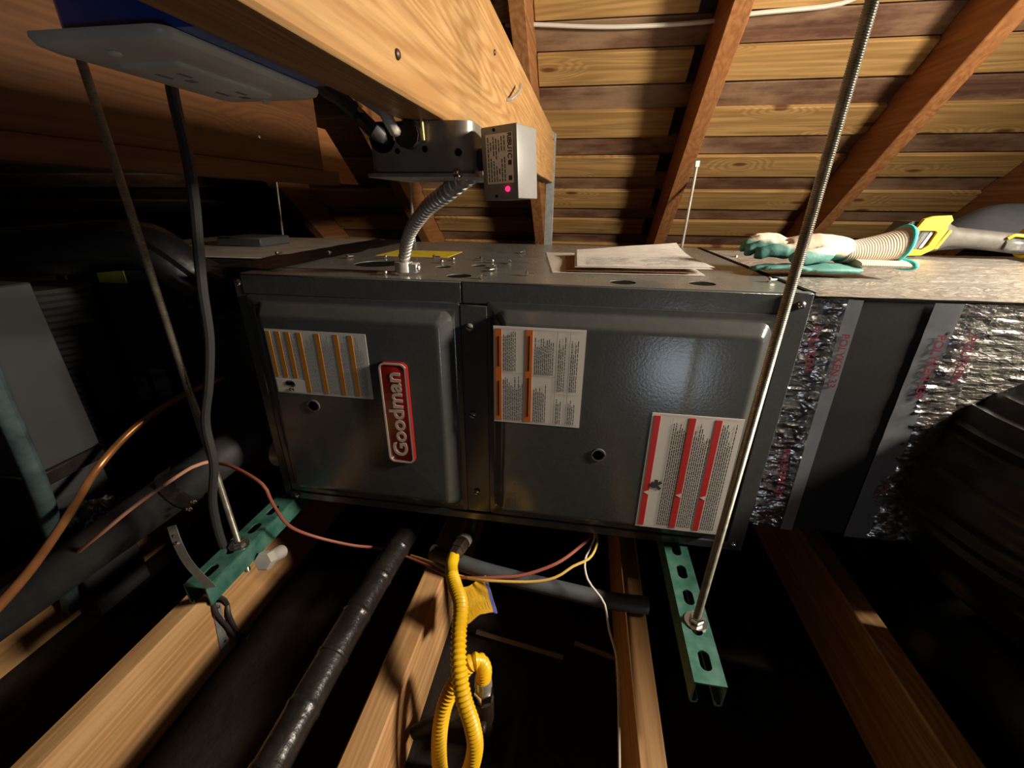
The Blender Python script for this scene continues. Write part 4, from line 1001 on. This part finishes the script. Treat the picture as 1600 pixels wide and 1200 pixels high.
tag(o, 'dark grey foam-covered pipe lying across the joists under the furnace', 'pipe')
sa, sb = Vector((-0.156, -0.05, -0.386)), Vector((-0.400, -0.27, -0.560))
sd_ = (sb-sa)
su = thing('insulated_pipe', 'thick black foam-insulated refrigerant pipe at the lower left', 'pipe', sb)
tube('insulation', [Vector((-0.12, 0.197, -0.33)), Vector((-0.10, 0.10, -0.335)), sa-sd_*0.12, sa+sd_*0.2, sa+sd_*0.6, sb, sb+sd_*0.6, sb+sd_*1.6], wrinkled(0.0385, 5, 0.025, 4), 'black_rubber', su, 24, 0.01)
c0 = ony(278, 768, -0.09); ct = sa+sd_*((c0-sa).dot(sd_)/sd_.length_squared)
bm = nb(); sweep(bm, [ct-sd_.normalized()*0.014, ct+sd_.normalized()*0.014], 0.0425, 24); cl = obj('clamp_band', bm, 'black_tape', su)
for k, q in enumerate(((303, 783), (296, 795))):
    screw_head('clamp_screw', ony(*q, ct.y-0.042), (0.6, -1, -0.2), 0.0055, 'zinc_bright', su)
o = tube('copper_line', [Vector((-0.287, 0.1985, -0.292)), ony(345, 592, 0.19), ony(300, 611, 0.14), ony(250, 639, 0.07), ony(200, 678, 0.0), ony(150, 735, -0.07), ony(110, 800, -0.16), ony(55, 880, -0.265), ony(0, 944, -0.345), ony(-60, 1000, -0.41)], lambda s, a, i: 0.0072 + (0.0016 if 0.105 < s < 0.113 or 0.135 < s < 0.140 else 0), 'copper', None, 14, 0.006)
tag(o, 'bare copper tube arching down from the coil cabinet at the left', 'pipe')
o = tube('thin_wire', [ony(95, 888, -0.190), ony(125, 860, -0.200), ony(160, 832, -0.195), ony(205, 795, -0.172), ony(255, 759, -0.145), ony(300, 730, -0.112), ony(328, 721, -0.085)], 0.0032, 'wire_pink', None, 8, 0.01)
tag(o, 'pale pink wire lying along the thick insulated pipe', 'wire')
o = tube('thermostat_wire', [ony(330, 722, -0.08), ony(365, 730, -0.10), ony(410, 757, -0.12), ony(425, 785, -0.12), ony(450, 820, -0.10), ony(490, 838, -0.07), ony(550, 852, -0.04), ony(600, 858, -0.02), ony(660, 880, -0.05), ony(700, 898, -0.09), ony(735, 903, -0.10), ony(780, 902, -0.095), ony(820, 898, -0.085), ony(870, 880, -0.06), ony(905, 855, -0.02), ony(924, 834, 0.01), (0.60, 0.03, -0.452)], 0.0030, 'wire_red', None, 8, 0.01)
tag(o, 'red-brown control wire drooping under the whole length of the furnace', 'wire')
o = tube('thermostat_wire', [ony(642, 868, -0.02), ony(672, 878, -0.05), ony(700, 893, -0.085), ony(730, 903, -0.10), ony(760, 907, -0.11), ony(830, 909, -0.10), ony(868, 902, -0.09), ony(895, 885, -0.07), ony(920, 873, -0.05), ony(931, 855, -0.02), ony(932, 837, 0.01), (0.607, 0.03, -0.452)], 0.0024, 'wire_yellow', None, 8, 0.01)
tag(o, 'tan control wire drooping beside the yellow hang tag', 'wire')
o = tube('white_wire', [(0.612, 0.03, -0.452), ony(929, 838, 0.01), ony(914, 875, -0.035), ony(918, 905, -0.06), ony(932, 925, -0.075), ony(945, 945, -0.088), ony(952, 985, -0.12), ony(962, 1020, -0.155), ony(966, 1060, -0.19), ony(967, 1120, -0.24), ony(968, 1210, -0.295)], 0.0020, 'wire_white', None, 8, 0.01)
tag(o, 'thin white wire hanging under the furnace past the drain pipe', 'wire')
# hanging strap and pvc end beside the left strut
st = thing('pipe_strap', 'shiny metal strap running from the insulated pipe to the left green strut', 'strap', ony(300, 890, -0.2))
def ribbon(name, pts, w_, material, parent, side, th=0.0012):
    P2 = crom(pts, 0.01); bm = nb(); sd2 = Vector(side).normalized()*w_/2
    lps = []
    for i, p in enumerate(P2):
        t = (P2[min(i+1, len(P2)-1)]-P2[max(i-1, 0)]).normalized(); n_ = t.cross(sd2).normalized()*th/2
        lps.append([p+sd2+n_, p-sd2+n_, p-sd2-n_, p+sd2-n_])
    loft(bm, lps); return obj(name, bm, material, parent)
ribbon('strap', [ony(268, 822, -0.165), ony(278, 850, -0.185), ony(296, 882, -0.215), ony(330, 918, -0.243)], 0.017, 'zinc', st, (1, 0.2, 0.35))
for q in ((271, 838), (276, 848)): screw_head('rivet', ony(*q, -0.185), (0.3, -1, 0.3), 0.0034, 'zinc_bright', st)
ps = thing('perforated_strap', 'perforated metal strap nailed down the side of the joist below the left strut', 'strap', onx(350, 1020, -0.105))
a, b = onx(334, 925, -0.1045), onx(352, 1022, -0.1045)
u_ = (b-a); l_ = u_.length; u_ = u_.normalized(); sd2 = Vector((0, 1, 0)) - u_*u_.y; sd2.normalize()
bm = nb(); plate(bm, [(0, -0.009), (l_, -0.009), (l_, 0.009), (0, 0.009)], [circ(0.014+k*0.02, 0.0, 0.0026, 10) for k in range(int(l_/0.02))], 0.0012, lambda p_, q_, w2: a+u_*p_+sd2*q_+Vector((w2, 0, 0))); obj('strap', bm, 'galvanized', ps)
for k in (0.25, 0.8): screw_head('nail', a+u_*(l_*k)+sd2*0.003+Vector((0.001, 0, 0)), (1, 0, 0), 0.003, 'dark_iron', ps)
o = tube('black_wire', [(-0.03, -0.21, -0.50), onx(352, 938, -0.098), onx(358, 960, -0.096), onx(370, 985, -0.096), onx(384, 998, -0.096), (-0.09, -0.09, -0.73)], 0.0040, 'black_cable', None, 8, 0.01)
tag(o, 'short black wire curving down the joist beside the perforated strap', 'wire')
o = tube('black_wire', [(-0.04, -0.215, -0.50), onx(328, 932, -0.098), onx(340, 960, -0.096), onx(355, 978, -0.096), onx(366, 995, -0.096), (-0.09, -0.14, -0.74)], 0.0036, 'black_cable', None, 8, 0.01)
tag(o, 'short black wire crossing the perforated strap on the joist', 'wire')
pv = thing('capped_drain_stub', 'off-white hexagonal drain cap poking out under the left green strut', 'pipe', ony(415, 875, -0.1))
e0, e1 = ony(410, 878, -0.14), ony(450, 856, -0.06); dd = (e1-e0).normalized()
bm = nb(); sweep(bm, [e0, e0+dd*0.003, e0+dd*0.020, e0+dd*0.021], lambda s, a, i: (0.0155, 0.0175, 0.0175, 0.014)[i], 6); obj('cap', bm, 'pvc', pv)
bm = nb(); cyl(bm, e0+dd*0.021, e0+dd*0.065, 0.0135, 16); obj('stub', bm, 'pvc', pv)

# ================================================================== DARK CLUTTER AT THE LEFT
o = tube('wrapped_line', [ony(-40, 395, 0.06), ony(40, 393, 0.07), ony(110, 388, 0.08), ony(180, 382, 0.09), ony(225, 385, 0.10), ony(262, 405, 0.11), ony(300, 432, 0.13), ony(340, 452, 0.17), Vector((-0.26, 0.188, -0.09))], wrinkled(0.046, 21, 0.10, 6), 'black_plastic', None, 30, 0.01)
tag(o, 'black plastic-wrapped refrigerant line crossing above the coil cabinet', 'pipe')
fd = thing('ribbed_duct', 'dark ribbed flexible duct in shadow at the left edge', 'duct', (-0.95, 0.2, -0.6))
P_, R_ = ribs([Vector((-0.585, 0.095, -0.06)), Vector((-0.585, 0.095, -0.25)), Vector((-0.60, 0.095, -0.5)), Vector((-0.62, 0.095, -0.74))], 0.014, [(0.0, 0.082), (0.5, 0.088)])
obj('duct', sweep(nb(), P_, lambda s, a, i: R_[i], 40), 'black_rubber', fd)
gb = thing('grey_duct_box', 'plain dark grey sheet metal duct standing at the left edge', 'duct', (-0.65, 0.0, ZF))
p = ony(128, 708, -0.04)
bm = nb(); box(bm, (p.x-0.20, -0.13, p.z), (p.x, -0.002, -0.03), 0.003); obj('panel', bm, 'panel_grey', gb)
bm = nb(); box(bm, (p.x-0.21, -0.134, p.z-0.03), (p.x+0.004, -0.002, p.z), 0.003); obj('tape_edge', bm, 'black_tape', gb)
bm = nb(); box(bm, (p.x-0.20, -0.126, ZF+0.001), (p.x-0.012, -0.006, p.z-0.03), 0.003); obj('lower_duct', bm, 'panel_grey', gb)
o = tube('foam_pipe', [ony(-25, 560, -0.147), ony(0, 625, -0.147), ony(30, 690, -0.147), ony(60, 760, -0.147), ony(82, 825, -0.147), ony(100, 895, -0.147), ony(112, 950, -0.147)], wrinkled(0.0145, 31, 0.08, 4), 'teal_insulation', None, 18, 0.01)
tag(o, 'bluish grey foam-covered pipe rising at the far left edge', 'pipe')
def bag(u, v):
    a = 2*math.pi*u; b = math.pi*(v-0.5)
    d = Vector((math.cos(a)*math.cos(b), math.sin(a)*math.cos(b), math.sin(b)))
    r = 1+0.35*noise.noise(d*2.2+Vector((4, 1, 0)))+0.16*noise.noise(d*6)
    c = ony(168, 812, -0.115)
    return c+Vector((d.x*0.070*r, d.y*0.035*r, d.z*0.045*r))
bm = nb(); grid(bm, bag, 40, 24); bmesh.ops.remove_doubles(bm, verts=bm.verts, dist=0.0005)
mat('glossy_wrap', (0.008, 0.008, 0.009), 0.14, 0.0, None, 8, 16, 0.5, 0.012, spec=0.6)
tag(obj('plastic_wrap', bm, 'glossy_wrap'), 'crumpled shiny black plastic behind the thick insulated pipe', 'plastic wrap')
# white cable stapled across the roof boards
pts = []
for px, py in ((790, 40), (825, 38), (960, 42), (1105, 34), (1170, 22), (1290, 10), (1330, 0), (1360, -14)):
    d = ray(px, py); n_ = n_dir; h0 = n_.dot(Vector((0, 0, A0))) + RH - 0.024
    pts.append(CAM + d*((h0-n_.dot(CAM))/n_.dot(d)))
pts += [roof(1.75, 0.68, RH-0.024), roof(2.7, 0.50, RH-0.024)]
o = tube('roof_cable', pts, 0.0058, 'white_cable', None, 8, 0.02); tag(o, 'pale cable strung across the roof boards at the top of the picture', 'cable')
